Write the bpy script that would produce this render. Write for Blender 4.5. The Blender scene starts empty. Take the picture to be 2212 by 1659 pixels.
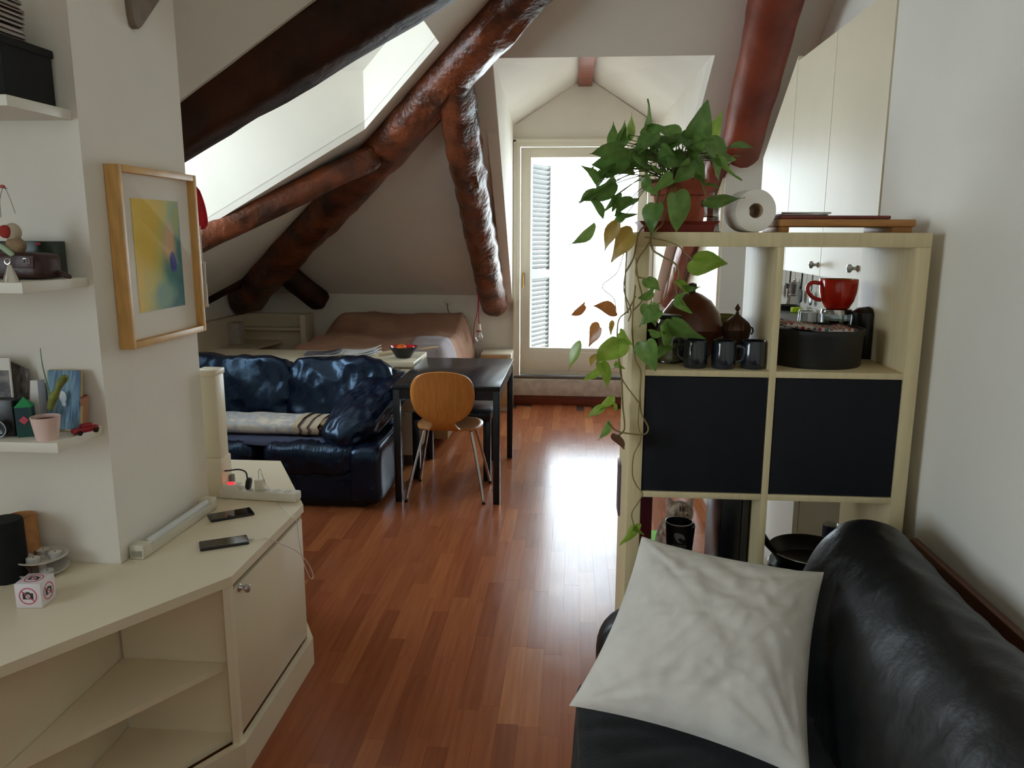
import bpy, bmesh, math, random
from mathutils import Vector, Matrix, noise
from mathutils.geometry import tessellate_polygon
V = Vector
RND = random.Random(11)
SC = bpy.context.scene
COL = SC.collection
PI = math.pi

# ------------------------------------------------------------------ camera, sky, exposure
FPX, CX, CY, EYE = 1690.0, 1106.0, 829.5, 1.6
_p = math.radians(10.87)
_y = math.atan((1238 - CX) / FPX * math.cos(_p))
_r = math.radians(0.2)
FW = V((-math.sin(_y) * math.cos(_p), math.cos(_y) * math.cos(_p), -math.sin(_p)))
_rt = V((math.cos(_y), math.sin(_y), 0)); _up = _rt.cross(FW)
RT = math.cos(_r) * _rt + math.sin(_r) * _up
UP = -math.sin(_r) * _rt + math.cos(_r) * _up
EYEP = V((0, 0, EYE))
cam = bpy.data.cameras.new('camera'); camo = bpy.data.objects.new('camera', cam); COL.objects.link(camo)
cam.sensor_fit = 'HORIZONTAL'; cam.sensor_width = 36; cam.lens = FPX / 2212 * 36
cam.clip_start = 0.05; cam.clip_end = 200
M3 = Matrix((RT, UP, -FW)).transposed()
camo.matrix_world = Matrix.Translation(EYEP) @ M3.to_4x4()
SC.camera = camo

SC.view_settings.view_transform = 'Standard'; SC.view_settings.look = 'None'
SC.view_settings.gamma = 1; SC.view_settings.use_curve_mapping = False
SC.view_settings.exposure = 0.75
SC.cycles.use_denoising = True
SC.cycles.max_bounces = 12; SC.cycles.diffuse_bounces = 6; SC.cycles.transparent_max_bounces = 16
SC.cycles.sample_clamp_indirect = 8
SC.cycles.caustics_reflective = False; SC.cycles.caustics_refractive = False

w = bpy.data.worlds.new('sky'); SC.world = w; w.use_nodes = True
SKY = 9.0
w.node_tree.nodes['Background'].inputs[0].default_value = (0.77, 0.91, 1.0, 1)
w.node_tree.nodes['Background'].inputs[1].default_value = SKY

def portal(name, loc, direction, sx, sy):
    l = bpy.data.lights.new(name, 'AREA'); l.shape = 'RECTANGLE'; l.size = sx; l.size_y = sy
    l.energy = 1; l.cycles.is_portal = True
    o = bpy.data.objects.new(name, l); COL.objects.link(o); o.location = loc
    o.rotation_euler = V(direction).to_track_quat('-Z', 'Y').to_euler()
portal('door_daylight', (0.09, 7.5, 1.42), (0, -1, 0), 1.1, 1.85)
portal('dormer_daylight', (-2.68, 4.0, 2.2), (1, 0, 0), 1.3, 1.5)
portal('west_window_daylight', (-2.75, .0, 1.55), (1, 0, 0), 1.35, 1.3)

# measured points: a pixel of the photograph seen on a plane of the room
def _ray(x, y): return FW + RT * ((x - CX) / FPX) - UP * ((y - CY) / FPX)
def PY(x, y, Y): d = _ray(x, y); return EYEP + d * (Y / d.y)
def PX(x, y, X): d = _ray(x, y); return EYEP + d * (X / d.x)
def PZ(x, y, z): d = _ray(x, y); return EYEP + d * ((z - EYE) / d.z)

# ------------------------------------------------------------------ materials
def C(r, g, b):
    f = lambda c: (c / 255 / 12.92) if c / 255 <= .04045 else ((c / 255 + .055) / 1.055) ** 2.4
    return (f(r), f(g), f(b), 1)
MATS = {}
def mat(name, col, rough=.6, metal=0, var=.0, vscale=8, bump=0, bscale=40, spec=.5, coat=0, emit=None, stretch=None, tr=0, bdist=.004, detail=4, sheen=0, col2=None, ramp=(.35, .65)):
    if name in MATS: return MATS[name]
    m = bpy.data.materials.new(name); m.use_nodes = True; MATS[name] = m
    nt = m.node_tree; b = nt.nodes['Principled BSDF']
    b.inputs['Base Color'].default_value = col; b.inputs['Roughness'].default_value = rough
    b.inputs['Metallic'].default_value = metal; b.inputs['Specular IOR Level'].default_value = spec
    b.inputs['Coat Weight'].default_value = coat; b.inputs['Coat Roughness'].default_value = .15
    b.inputs['Transmission Weight'].default_value = tr; b.inputs['Sheen Weight'].default_value = sheen
    if emit: b.inputs['Emission Color'].default_value = emit[0]; b.inputs['Emission Strength'].default_value = emit[1]
    geo = nt.nodes.new('ShaderNodeTexCoord'); mp = nt.nodes.new('ShaderNodeMapping')
    nt.links.new(geo.outputs['Object'], mp.inputs['Vector'])
    if stretch: mp.inputs['Scale'].default_value = stretch
    if var or col2:
        n = nt.nodes.new('ShaderNodeTexNoise'); n.inputs['Scale'].default_value = vscale; n.inputs['Detail'].default_value = detail
        nt.links.new(mp.outputs[0], n.inputs['Vector'])
        r = nt.nodes.new('ShaderNodeValToRGB'); r.color_ramp.elements[0].position = ramp[0]; r.color_ramp.elements[1].position = ramp[1]
        if col2: c0, c1 = col, col2
        else:
            c0 = tuple(max(0, c * (1 - var)) for c in col[:3]) + (1,); c1 = tuple(min(1, c * (1 + var)) for c in col[:3]) + (1,)
        r.color_ramp.elements[0].color = c0; r.color_ramp.elements[1].color = c1
        nt.links.new(n.outputs[0], r.inputs[0]); nt.links.new(r.outputs[0], b.inputs['Base Color'])
    if bump:
        n2 = nt.nodes.new('ShaderNodeTexNoise'); n2.inputs['Scale'].default_value = bscale; n2.inputs['Detail'].default_value = 5
        nt.links.new(mp.outputs[0], n2.inputs['Vector'])
        bp = nt.nodes.new('ShaderNodeBump'); bp.inputs['Strength'].default_value = bump; bp.inputs['Distance'].default_value = bdist
        nt.links.new(n2.outputs[0], bp.inputs['Height']); nt.links.new(bp.outputs[0], b.inputs['Normal'])
    return m
def glass_mat(name, tint=(1, 1, 1, 1), refl=.06, k=.5):
    if name in MATS: return MATS[name]
    m = bpy.data.materials.new(name); m.use_nodes = True; MATS[name] = m
    nt = m.node_tree; nt.nodes.clear()
    o = nt.nodes.new('ShaderNodeOutputMaterial'); t = nt.nodes.new('ShaderNodeBsdfTransparent'); g = nt.nodes.new('ShaderNodeBsdfGlossy')
    g.inputs['Roughness'].default_value = .02; t.inputs[0].default_value = tint
    f = nt.nodes.new('ShaderNodeLayerWeight'); f.inputs['Blend'].default_value = .25
    mx = nt.nodes.new('ShaderNodeMixShader'); mu = nt.nodes.new('ShaderNodeMath'); mu.operation = 'MULTIPLY_ADD'
    mu.inputs[1].default_value = k; mu.inputs[2].default_value = refl
    nt.links.new(f.outputs['Fresnel'], mu.inputs[0]); nt.links.new(mu.outputs[0], mx.inputs[0])
    nt.links.new(t.outputs[0], mx.inputs[1]); nt.links.new(g.outputs[0], mx.inputs[2]); nt.links.new(mx.outputs[0], o.inputs[0])
    return m

WALL = mat('white_plaster', C(234, 229, 218), .85, var=.02, vscale=3, bump=.08, bscale=120, spec=.2)
CEIL = mat('ceiling_plaster', C(226, 220, 210), .9, var=.02, vscale=3, bump=.06, bscale=90, spec=.15)
CREAM = mat('cream_laminate', C(231, 219, 192), .38, var=.015, vscale=5, spec=.4)
BIRCH = mat('birch_laminate', C(206, 189, 148), .5, var=.05, vscale=14, stretch=(6, 6, .5), spec=.35)
WHITEP = mat('white_paint', C(236, 234, 226), .4, spec=.4)
DOORW = mat('door_white_paint', C(228, 222, 206), .45, spec=.35)
BLACKP = mat('black_panel', C(22, 23, 28), .75, var=.08, vscale=30, spec=.25)
BLACKW = mat('black_stained_wood', C(24, 25, 30), .26, coat=.3, var=.15, vscale=16, stretch=(1, 8, 8), spec=.5)
BLACKPL = mat('black_plastic', C(18, 18, 19), .35)
CHROME = mat('chrome', C(205, 205, 205), .12, 1)
STEEL = mat('brushed_steel', C(190, 190, 188), .28, 1)
BRASS = mat('brass', C(190, 150, 80), .3, 1)
BEAM = mat('varnished_old_timber', C(56, 27, 14), .38, col2=C(124, 62, 32), vscale=5, stretch=(1, 1, 1), bump=.8, bscale=22, bdist=.02, spec=.45, coat=.12, detail=8)
BEAMR = mat('red_varnished_timber', C(112, 46, 28), .46, col2=C(148, 68, 44), vscale=4, bump=.3, bscale=14, bdist=.012, spec=.4, coat=.05, detail=6)
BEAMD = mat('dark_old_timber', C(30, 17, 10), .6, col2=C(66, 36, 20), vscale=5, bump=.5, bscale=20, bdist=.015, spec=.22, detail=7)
LEAB = mat('blue_black_leather', C(14, 20, 40), .27, var=.25, vscale=9, bump=.35, bscale=45, bdist=.006, spec=.65)
LEAB.node_tree.nodes['Principled BSDF'].inputs['Specular Tint'].default_value = (.42, .68, 1, 1)  # blue sky reflection painted into the leather's highlight colour
BLACKW.node_tree.nodes['Principled BSDF'].inputs['Specular Tint'].default_value = (.62, .8, 1, 1)  # mild blue in the sheen imitates sky reflected by the black wood
LEABW = mat('blue_leather_creased', C(14, 20, 40), .27, var=.25, vscale=9, bump=.9, bscale=16, bdist=.012, spec=.65, stretch=(3.4, .5, .5))
LEABW.node_tree.nodes['Principled BSDF'].inputs['Specular Tint'].default_value = (.42, .68, 1, 1)  # creased leather gets the same painted blue sky reflection
LEAK = mat('black_leather', C(16, 16, 17), .4, var=.2, vscale=8, bump=.35, bscale=55, bdist=.004, spec=.5)
CLOTHK = mat('black_fleece', C(20, 19, 20), .95, var=.2, vscale=40, bump=.4, bscale=260, spec=.1, sheen=.15)
LINEN = mat('beige_linen', C(212, 207, 198), .92, var=.05, vscale=16, bump=.25, bscale=220, bdist=.003, spec=.1)
GLASS = glass_mat('clear_glass')
TERRA = mat('terracotta', C(176, 84, 56), .75, var=.12, vscale=20, bump=.15, bscale=60)
PAPER = mat('paper_white', C(232, 228, 222), .8)
ORANGEW = mat('honey_plywood', C(196, 126, 58), .38, var=.1, vscale=10, stretch=(8, 8, .8), coat=.2)
STONE = mat('marble_step', C(196, 186, 176), .6, var=.16, vscale=14, bump=.1, bscale=60)
REDWOOD = mat('red_brown_wood', C(120, 52, 30), .45, var=.2, vscale=12, stretch=(.6, 6, 6))

# ------------------------------------------------------------------ mesh helpers
class B:
    def __init__(s): s.bm = bmesh.new()
    def _xf(s, vs, m):
        if m is not None: bmesh.ops.transform(s.bm, matrix=m, verts=vs)
        return vs
    def box(s, x0, x1, y0, y1, z0, z1, bev=0, m=None, seg=2):
        r = bmesh.ops.create_cube(s.bm, size=1)['verts']
        bmesh.ops.transform(s.bm, matrix=Matrix.Translation(((x0 + x1) / 2, (y0 + y1) / 2, (z0 + z1) / 2)) @ Matrix.Diagonal((abs(x1 - x0), abs(y1 - y0), abs(z1 - z0), 1)), verts=r)
        if bev:
            es = list({e for v in r for e in v.link_edges})
            g = bmesh.ops.bevel(s.bm, geom=es, offset=bev, segments=seg, affect='EDGES', profile=.5)
            vs = list({v for f in g['faces'] for v in f.verts} | {v for v in r if v.is_valid})
        else: vs = r
        s._xf(vs, m); return s
    def lathe(s, c, prof, seg=32, m=None, a0=0, a1=2 * PI):
        c = V(c); full = abs(a1 - a0 - 2 * PI) < 1e-6; rings = []; vs = []
        n = seg if full else seg + 1
        for r, z in prof:
            if r < 1e-6: ring = [s.bm.verts.new(c + V((0, 0, z)))]
            else: ring = [s.bm.verts.new(c + V((r * math.cos(a0 + (a1 - a0) * k / seg), r * math.sin(a0 + (a1 - a0) * k / seg), z))) for k in range(n)]
            rings.append(ring); vs += ring
        for a, b in zip(rings, rings[1:]):
            for k in range(seg):
                k2 = (k + 1) % n
                if len(a) == 1 and len(b) == 1: continue
                if len(a) == 1: q = [a[0], b[k2], b[k]]
                elif len(b) == 1: q = [a[k], a[k2], b[0]]
                else: q = [a[k], a[k2], b[k2], b[k]]
                try: s.bm.faces.new(q)
                except ValueError: pass
        s._xf(vs, m); return s
    def cyl(s, c, r, h, seg=24, r2=None, m=None, bev=0):
        r2 = r if r2 is None else r2
        if bev: pr = [(0, 0), (r - bev, 0), (r, bev), (r2, h - bev), (r2 - bev, h), (0, h)]
        else: pr = [(0, 0), (r, 0), (r2, h), (0, h)]
        return s.lathe(c, pr, seg, m)
    def rod(s, p0, p1, r, seg=12, r2=None):
        p0, p1 = V(p0), V(p1); d = p1 - p0
        q = d.to_track_quat('Z', 'Y').to_matrix().to_4x4()
        return s.lathe((0, 0, 0), [(0, 0), (r, 0), (r if r2 is None else r2, d.length), (0, d.length)], seg, Matrix.Translation(p0) @ q)
    def tube(s, pts, r, seg=8, closed=False, smooth=0):
        pts = [V(p) for p in pts]
        if smooth: pts = spline(pts, smooth, closed)
        n = len(pts); rings = []
        up = None
        for i, p in enumerate(pts):
            a = pts[(i - 1) % n] if (closed or i > 0) else p; b = pts[(i + 1) % n] if (closed or i < n - 1) else p
            t = (b - a).normalized()
            if up is None:
                up = t.orthogonal().normalized()
            up = (up - t * up.dot(t)); up = up.normalized() if up.length > 1e-6 else t.orthogonal().normalized()
            sd = t.cross(up)
            rr = r(i / (n - 1)) if callable(r) else r
            rings.append([s.bm.verts.new(p + (up * math.cos(2 * PI * k / seg) + sd * math.sin(2 * PI * k / seg)) * rr) for k in range(seg)])
        pairs = list(zip(rings, rings[1:])) + ([(rings[-1], rings[0])] if closed else [])
        for a, b in pairs:
            for k in range(seg): s.bm.faces.new([a[k], a[(k + 1) % seg], b[(k + 1) % seg], b[k]])
        if not closed:
            s.bm.faces.new(rings[0][::-1]); s.bm.faces.new(rings[-1])
        return s
    def prism(s, poly, ext, holes=()):
        """polygon (3D points, planar) extruded by the vector ext"""
        loops = [[V(p) for p in poly]] + [[V(p) for p in h] for h in holes]
        flat = [p for l in loops for p in l]; e = V(ext)
        tris = tessellate_polygon(loops)
        a = [s.bm.verts.new(p) for p in flat]; b = [s.bm.verts.new(p + e) for p in flat]
        for t in tris:
            s.bm.faces.new([a[i] for i in t]); s.bm.faces.new([b[i] for i in t][::-1])
        k = 0
        for l in loops:
            n = len(l)
            for i in range(n):
                j = (i + 1) % n; s.bm.faces.new([a[k + i], a[k + j], b[k + j], b[k + i]])
            k += n
        bmesh.ops.recalc_face_normals(s.bm, faces=s.bm.faces[:]); return s
    def grid(s, fn, nu, nv, closed_u=False):
        vs = [[s.bm.verts.new(fn(i / (nu if closed_u else nu - 1), j / (nv - 1))) for j in range(nv)] for i in range(nu)]
        for i in range(nu if closed_u else nu - 1):
            for j in range(nv - 1):
                i2 = (i + 1) % nu
                s.bm.faces.new([vs[i][j], vs[i2][j], vs[i2][j + 1], vs[i][j + 1]])
        return s
    def sphere(s, c, r, seg=20, rings=12, scale=(1, 1, 1), m=None):
        prof = [(r * math.sin(PI * k / rings) if 0 < k < rings else 0, -r * math.cos(PI * k / rings)) for k in range(rings + 1)]
        mm = Matrix.Translation(V(c)) @ Matrix.Diagonal((*scale, 1))
        return s.lathe((0, 0, 0), prof, seg, mm if m is None else m @ mm)
    def cushion(s, size, m, n=14, e=4.0, puff=.0, wr=0, ws=7, seed=0, pinch=0):
        """soft rounded block: superellipsoid box with wrinkles"""
        a, b, c = [k / 2 for k in size]
        sub = bmesh.new(); bmesh.ops.create_cube(sub, size=2)
        bmesh.ops.subdivide_edges(sub, edges=sub.edges[:], cuts=n, use_grid_fill=True)
        off = V((seed * 3.1, seed * 1.7, seed * 2.3)); mp = {}
        for v in sub.verts:
            p = v.co.copy(); L = (abs(p.x) ** e + abs(p.y) ** e + abs(p.z) ** e) ** (1 / e); p /= L
            q = V((p.x * a, p.y * b, p.z * c))
            if puff:
                f = (1 - min(1, p.x * p.x)) * (1 - min(1, p.y * p.y)); q.z += math.copysign(puff, p.z) * f * min(1, abs(p.z) * 1.5)
            if wr:
                nn = V((p.x / a, p.y / b, p.z / c)).normalized()
                w1 = noise.noise(q * ws + off); w2 = abs(noise.noise(V((q.x * ws * 2.5, q.y * ws, q.z * ws * 1.6)) + off * 2))
                q += nn * wr * (w1 * 1.1 + (.35 - w2) * 1.0)
            mp[v] = s.bm.verts.new(m @ q)
        for f in sub.faces: s.bm.faces.new([mp[v] for v in f.verts])
        sub.free(); return s
    def ob(s, name, m=None, parent=None, smooth=40, kind=None, share=False):
        bmesh.ops.recalc_face_normals(s.bm, faces=s.bm.faces[:])
        me = bpy.data.meshes.new(name)
        base = V((0, 0, 0))
        if parent is None and kind != 'structure' and s.bm.verts:
            xs = [v.co.x for v in s.bm.verts]; ys = [v.co.y for v in s.bm.verts]; zs = [v.co.z for v in s.bm.verts]
            base = V(((min(xs) + max(xs)) / 2, (min(ys) + max(ys)) / 2, min(zs)))
            bmesh.ops.translate(s.bm, vec=-base, verts=s.bm.verts)
        s.bm.to_mesh(me); s.bm.free()
        if smooth:
            me.shade_smooth(); me.set_sharp_from_angle(angle=math.radians(smooth))
        o = bpy.data.objects.new(name, me); COL.objects.link(o); o.location = base
        if m: me.materials.append(m)
        if parent: adopt(o, parent)
        if kind: o['kind'] = kind
        return o
def root_of(p):
    return p
def adopt(o, p):
    o.parent = p; o.matrix_parent_inverse = world_of(p).inverted()
def world_of(o):
    m = o.matrix_basis.copy()
    if o.parent: m = world_of(o.parent) @ o.matrix_parent_inverse @ m
    return m
def tag(o, label, cat, group=None):
    o['label'] = label; o['category'] = cat
    if group: o['group'] = group
    return o
def thing(name, label, cat, loc, group=None, kind=None):
    o = bpy.data.objects.new(name, None); COL.objects.link(o); o.location = V(loc); o.empty_display_size = .05
    tag(o, label, cat, group)
    if kind: o['kind'] = kind
    return o
def struct_root(name, loc):
    o = bpy.data.objects.new(name, None); COL.objects.link(o); o.location = V(loc); o['kind'] = 'structure'; return o
def copy_tree(o, parent=None):
    c = o.copy(); COL.objects.link(c)
    if parent:
        inv = o.matrix_parent_inverse.copy(); c.parent = parent; c.matrix_parent_inverse = inv
    for ch in list(o.children): copy_tree(ch, c)
    return c
def spline(pts, n=6, closed=False):
    pts = [V(p) for p in pts]; out = []; N = len(pts)
    rng = range(N if closed else N - 1)
    for i in rng:
        p0 = pts[(i - 1) % N] if (closed or i > 0) else pts[i] * 2 - pts[i + 1]
        p1, p2 = pts[i], pts[(i + 1) % N]
        p3 = pts[(i + 2) % N] if (closed or i + 2 < N) else p2 * 2 - p1
        for k in range(n):
            t = k / n
            out.append(.5 * ((2 * p1) + (p2 - p0) * t + (2 * p0 - 5 * p1 + 4 * p2 - p3) * t * t + (3 * p1 - p0 - 3 * p2 + p3) * t ** 3))
    if not closed: out.append(pts[-1])
    return out
def rotm(rx=0, ry=0, rz=0, loc=(0, 0, 0)):
    return Matrix.Translation(V(loc)) @ Matrix.Rotation(rz, 4, 'Z') @ Matrix.Rotation(ry, 4, 'Y') @ Matrix.Rotation(rx, 4, 'X')
def frame_m(o, xa, ya):
    """matrix whose local x,y run along xa,ya from the point o"""
    x = V(xa).normalized(); z = x.cross(V(ya)).normalized(); y = z.cross(x)
    m = Matrix((x, y, z)).transposed().to_4x4(); m.translation = V(o); return m
def text_part(body, size, m, matl, parent, name='lettering', depth=.0006):
    cu = bpy.data.curves.new(name, 'FONT'); cu.body = body; cu.size = size; cu.extrude = depth; cu.align_x = 'CENTER'
    t = bpy.data.objects.new(name + '_tmp', cu); COL.objects.link(t)
    dg = bpy.context.evaluated_depsgraph_get(); me = bpy.data.meshes.new_from_object(t.evaluated_get(dg))
    bpy.data.objects.remove(t); me.name = name; me.transform(m); me.materials.append(matl)
    o = bpy.data.objects.new(name, me); COL.objects.link(o); adopt(o, parent); return o
def log(name, p0, p1, r0, r1, matl, label, sq=2.3, seed=0, wob=.01, asp=1.0, rough=.006, seg=20, n=40, cut0=None, flip=1, ridge=0):
    """an old tree trunk hewn into a beam between two points"""
    p0, p1 = V(p0), V(p1); t = (p1 - p0).normalized(); L = (p1 - p0).length
    side = t.cross(V((0, 0, 1))).normalized(); up = side.cross(t)
    b = B(); rings = []; off = V((seed * 5.3, seed, -seed * 2.1))
    for i in range(n + 1):
        f = i / n; c = p0 + t * L * f + (side * noise.noise(V((f * 2.2, 0, 0)) + off) + up * noise.noise(V((f * 2.2, 7, 0)) + off)) * wob
        rr = r0 + (r1 - r0) * f; ring = []
        endf = 1.0
        d = min(f, 1 - f) * L
        if d < .03: endf = .82 + .18 * (d / .03)
        for k in range(seg):
            a = 2 * PI * k / seg; ca, sa = math.cos(a), math.sin(a)
            q = (abs(ca) ** sq + abs(sa) ** sq) ** (-1 / sq)
            rad = rr * q * endf
            pt = V((ca * 1.5, sa * 1.5, f * L * 2.0))
            rad += rough * (noise.noise(pt * 2.2 + off) * 1.6 + noise.noise(V((ca * 4, sa * 4, f * L * 7)) + off))
            if ridge: rad += ridge * math.sin(f * L * 26 + 2 * noise.noise(V((ca, sa, f * L * 3)) + off)) * (.5 + .5 * noise.noise(V((ca * 2, sa * 2, f * L * 5)) + off))
            ring.append(b.bm.verts.new(c + side * ca * rad * asp + up * sa * rad))
        rings.append(ring)
    for A, D in zip(rings, rings[1:]):
        for k in range(seg): b.bm.faces.new([A[k], A[(k + 1) % seg], D[(k + 1) % seg], D[k]])
    b.bm.faces.new(rings[0][::-1]); b.bm.faces.new(rings[-1])
    o = b.ob(name, matl, smooth=50); tag(o, label, 'beam', 'old timbers under the roof'); o['kind'] = 'thing'
    return o
# ================================================================== ROOM SHELL
YF = 7.35
def zfar(Y): return 1.03 + .65 * (YF - Y)
def zwest(X): return 1.03 + .65 * (X + 3.2)
ZC = 3.4

# floor: sub-floor slab and single parquet strips
b = B(); b.box(-3.4, 1.6, -1.8, 7.5, -.12, -.004)
floor = b.ob('floor', mat('parquet_joint', C(58, 26, 14), .8), kind='structure', smooth=0)
def plank_mat(name, island):
    m = bpy.data.materials.new(name); m.use_nodes = True; nt = m.node_tree; bs = nt.nodes['Principled BSDF']
    if island:
        g = nt.nodes.new('ShaderNodeNewGeometry'); rnd = g.outputs['Random Per Island']
    else:
        g = nt.nodes.new('ShaderNodeObjectInfo'); rnd = g.outputs['Random']
    gp = nt.nodes.new('ShaderNodeNewGeometry')
    ramp = nt.nodes.new('ShaderNodeValToRGB'); e = ramp.color_ramp.elements
    e[0].position = 0; e[0].color = C(150, 86, 55); e[1].position = 1; e[1].color = C(190, 122, 76)
    for p, c in ((.25, C(160, 92, 60)), (.5, C(170, 102, 65)), (.75, C(164, 96, 61)), (.92, C(180, 112, 70))):
        k = e.new(p); k.color = c
    nt.links.new(rnd, ramp.inputs[0])
    mp = nt.nodes.new('ShaderNodeMapping'); mp.inputs['Scale'].default_value = (60, 3, 1)
    nt.links.new(gp.outputs['Position'], mp.inputs['Vector'])
    ad = nt.nodes.new('ShaderNodeVectorMath'); ad.operation = 'ADD'; nt.links.new(mp.outputs[0], ad.inputs[0]); 
    sc = nt.nodes.new('ShaderNodeMath'); sc.operation = 'MULTIPLY'; sc.inputs[1].default_value = 60; nt.links.new(rnd, sc.inputs[0]); nt.links.new(sc.outputs[0], ad.inputs[1])
    n = nt.nodes.new('ShaderNodeTexNoise'); n.inputs['Scale'].default_value = 1.0; n.inputs['Detail'].default_value = 6; nt.links.new(ad.outputs[0], n.inputs['Vector'])
    r2 = nt.nodes.new('ShaderNodeValToRGB'); r2.color_ramp.elements[0].position = .3; r2.color_ramp.elements[1].position = .7
    r2.color_ramp.elements[0].color = (.68, .62, .58, 1); r2.color_ramp.elements[1].color = (1, 1, 1, 1); nt.links.new(n.outputs[0], r2.inputs[0])
    mx = nt.nodes.new('ShaderNodeMix'); mx.data_type = 'RGBA'; mx.blend_type = 'MULTIPLY'; mx.inputs[0].default_value = .7
    nt.links.new(ramp.outputs[0], mx.inputs[6]); nt.links.new(r2.outputs[0], mx.inputs[7]); nt.links.new(mx.outputs[2], bs.inputs['Base Color'])
    bs.inputs['Specular IOR Level'].default_value = .2; bs.inputs['Coat Weight'].default_value = .0; bs.inputs['Coat Roughness'].default_value = .12
    n3 = nt.nodes.new('ShaderNodeTexNoise'); n3.inputs['Scale'].default_value = 9; nt.links.new(gp.outputs['Position'], n3.inputs['Vector'])
    r3 = nt.nodes.new('ShaderNodeMapRange'); r3.inputs[3].default_value = .16; r3.inputs[4].default_value = .26; nt.links.new(n3.outputs[0], r3.inputs[0]); nt.links.new(r3.outputs[0], bs.inputs['Roughness'])
    bp = nt.nodes.new('ShaderNodeBump'); bp.inputs['Strength'].default_value = .06; bp.inputs['Distance'].default_value = .003; nt.links.new(n.outputs[0], bp.inputs['Height']); nt.links.new(bp.outputs[0], bs.inputs['Normal'])
    return m
PLK = plank_mat('parquet_strip', False); PLKS = plank_mat('parquet_strip_far', True)
PW, PLN = .07, .5
pb = B(); pb.box(-PW / 2 + .0002, PW / 2 - .0002, -PLN / 2 + .0003, PLN / 2 - .0003, -.012, 0)
pmesh = None
spots = []
rr = random.Random(5)
for i in range(-46, 22):
    x = i * PW + .02
    o0 = rr.random() * PLN
    for k in range(-4, 16):
        y = k * PLN + o0
        if x < -3.3 or x > 1.5 or y - PLN / 2 < -1.75 or y + PLN / 2 > 7.5: continue
        d = V((x, y, 0)) - EYEP; wd = d.dot(FW)
        vis = False
        if wd > .3:
            px = CX + FPX * d.dot(RT) / wd; py = CY - FPX * d.dot(UP) / wd
            vis = 520 < px < 1345 and 860 < py < 1720 and x > -1.75
            if vis and px < 690 and py < 1090: vis = False
            if vis and y < 2.62 and x < -.99: vis = False
            if vis and (x > .06 and y < 2.0): vis = False
        spots.append((0 if vis else 1, (d.length), x, y))
spots.sort()
rest = B()
for idx, (nv, dist, x, y) in enumerate(spots):
    tz = rr.uniform(-.00025, .0001)
    if idx < 300:
        if pmesh is None:
            o = pb.ob('plank', PLK, floor, smooth=0); pmesh = o.data
        else:
            o = bpy.data.objects.new('plank', pmesh); COL.objects.link(o); adopt(o, floor)
        o.location = (x, y, tz); o.rotation_euler = (rr.uniform(-.0003, .0003), rr.uniform(-.0015, .0015), 0)
    else:
        rest.box(x - PW / 2 + .0002, x + PW / 2 - .0002, y - PLN / 2 + .0003, y + PLN / 2 - .0003, -.012, tz)
o = rest.ob('parquet_strips', PLKS, floor, smooth=0); o['kind'] = 'stuff'

# north wall with its knee walls, gable over the balcony door
XL, XR, XLf, XRf = -.56, .73, -.50, .80
YD = 4.9
def st(name, poly, ext, m=WALL, holes=()):
    return B().prism(poly, ext, holes).ob(name, m, kind='structure', smooth=0)
st('wall_north', [(-3.35, YF, -.05), (XL, YF, -.05), (XL, YF, .09), (XR, YF, .09), (XR, YF, -.05), (1.6, YF, -.05), (1.6, YF, 1.03), (XR, YF, 1.03), (XR, YF, 2.555), (.085, YF, 2.97), (XL, YF, 2.555), (XL, YF, 1.03), (-3.35, YF, 1.03)], (0, .16, 0),
   holes=[[(XL + .004, YF, .27), (XL + .004, YF, 2.435), (XR - .004, YF, 2.435), (XR - .004, YF, .27)]])
# far roof slope with the notch of the dormer, west slope with the notch of the skylight dormer
def sl(name, pts, zf, m=CEIL, holes=(), up=(0, 0, .14)):
    return st(name, [(x, y, zf(x, y)) for x, y in pts], up, m, [[(x, y, zf(x, y)) for x, y in h] for h in holes])
ff = lambda x, y: zfar(y); wf = lambda x, y: zwest(x)
sl('ceiling_north', [(-3.2, YF), (XL, YF), (XLf, YD), (XRf, YD), (XR, YF), (1.6, YF), (1.6, 3.704), (.446, 3.704)], ff)
DB, DC, DD, DE, DA = (-.75, 4.5), (-1.33, 5.08), (-2.6, 4.68), (-2.6, 3.42), (-.75, 3.42)
sl('ceiling_west', [(-3.3, 7.45), (.446, 3.704), (.446, 3.1), (-3.3, 3.1)], wf, holes=[[DA, DB, DC, DD, DE]], up=(0, 0, .05))
sl('ceiling_south', [(-2.6, 3.1), (.446, 3.1), (-2.6, 1.78)], lambda x, y: zwest(x) + 1.5 * (3.1 - y))
st('ceiling', [(-2.7, -1.8, ZC), (1.6, -1.8, ZC), (1.6, 3.704, ZC), (.446, 3.704, ZC), (.446, 3.1, ZC), (-2.7, 1.736, ZC)], (0, 0, .14), CEIL)
# dormer of the balcony door: cheeks and little gable roof
st('wall_dormer_west', [(XL, YF, .95), (XLf, YD + .08, zfar(YD + .08) + .02), (XLf, YD + .05, 2.67), (XL, YF, 2.62)], (-.08, 0, 0))
st('wall_dormer_east', [(XR, YF, .95), (XRf, YD + .08, zfar(YD + .08) + .02), (XRf, YD + .05, 2.67), (XR, YF, 2.62)], (.08, 0, 0))
rid0, rid1 = (.085, YF + .1, 2.97), (.145, 4.45, 2.985)
st('ceiling_dormer_west', [(XL - .02, YF + .1, 2.545), (XLf - .03, 4.91, 2.63), rid1, rid0], (0, 0, .1), CEIL)
st('ceiling_dormer_east', [(XR + .02, YF + .1, 2.545), (XRf + .03, 4.91, 2.63), rid1, rid0], (0, 0, .1), CEIL)
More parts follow.
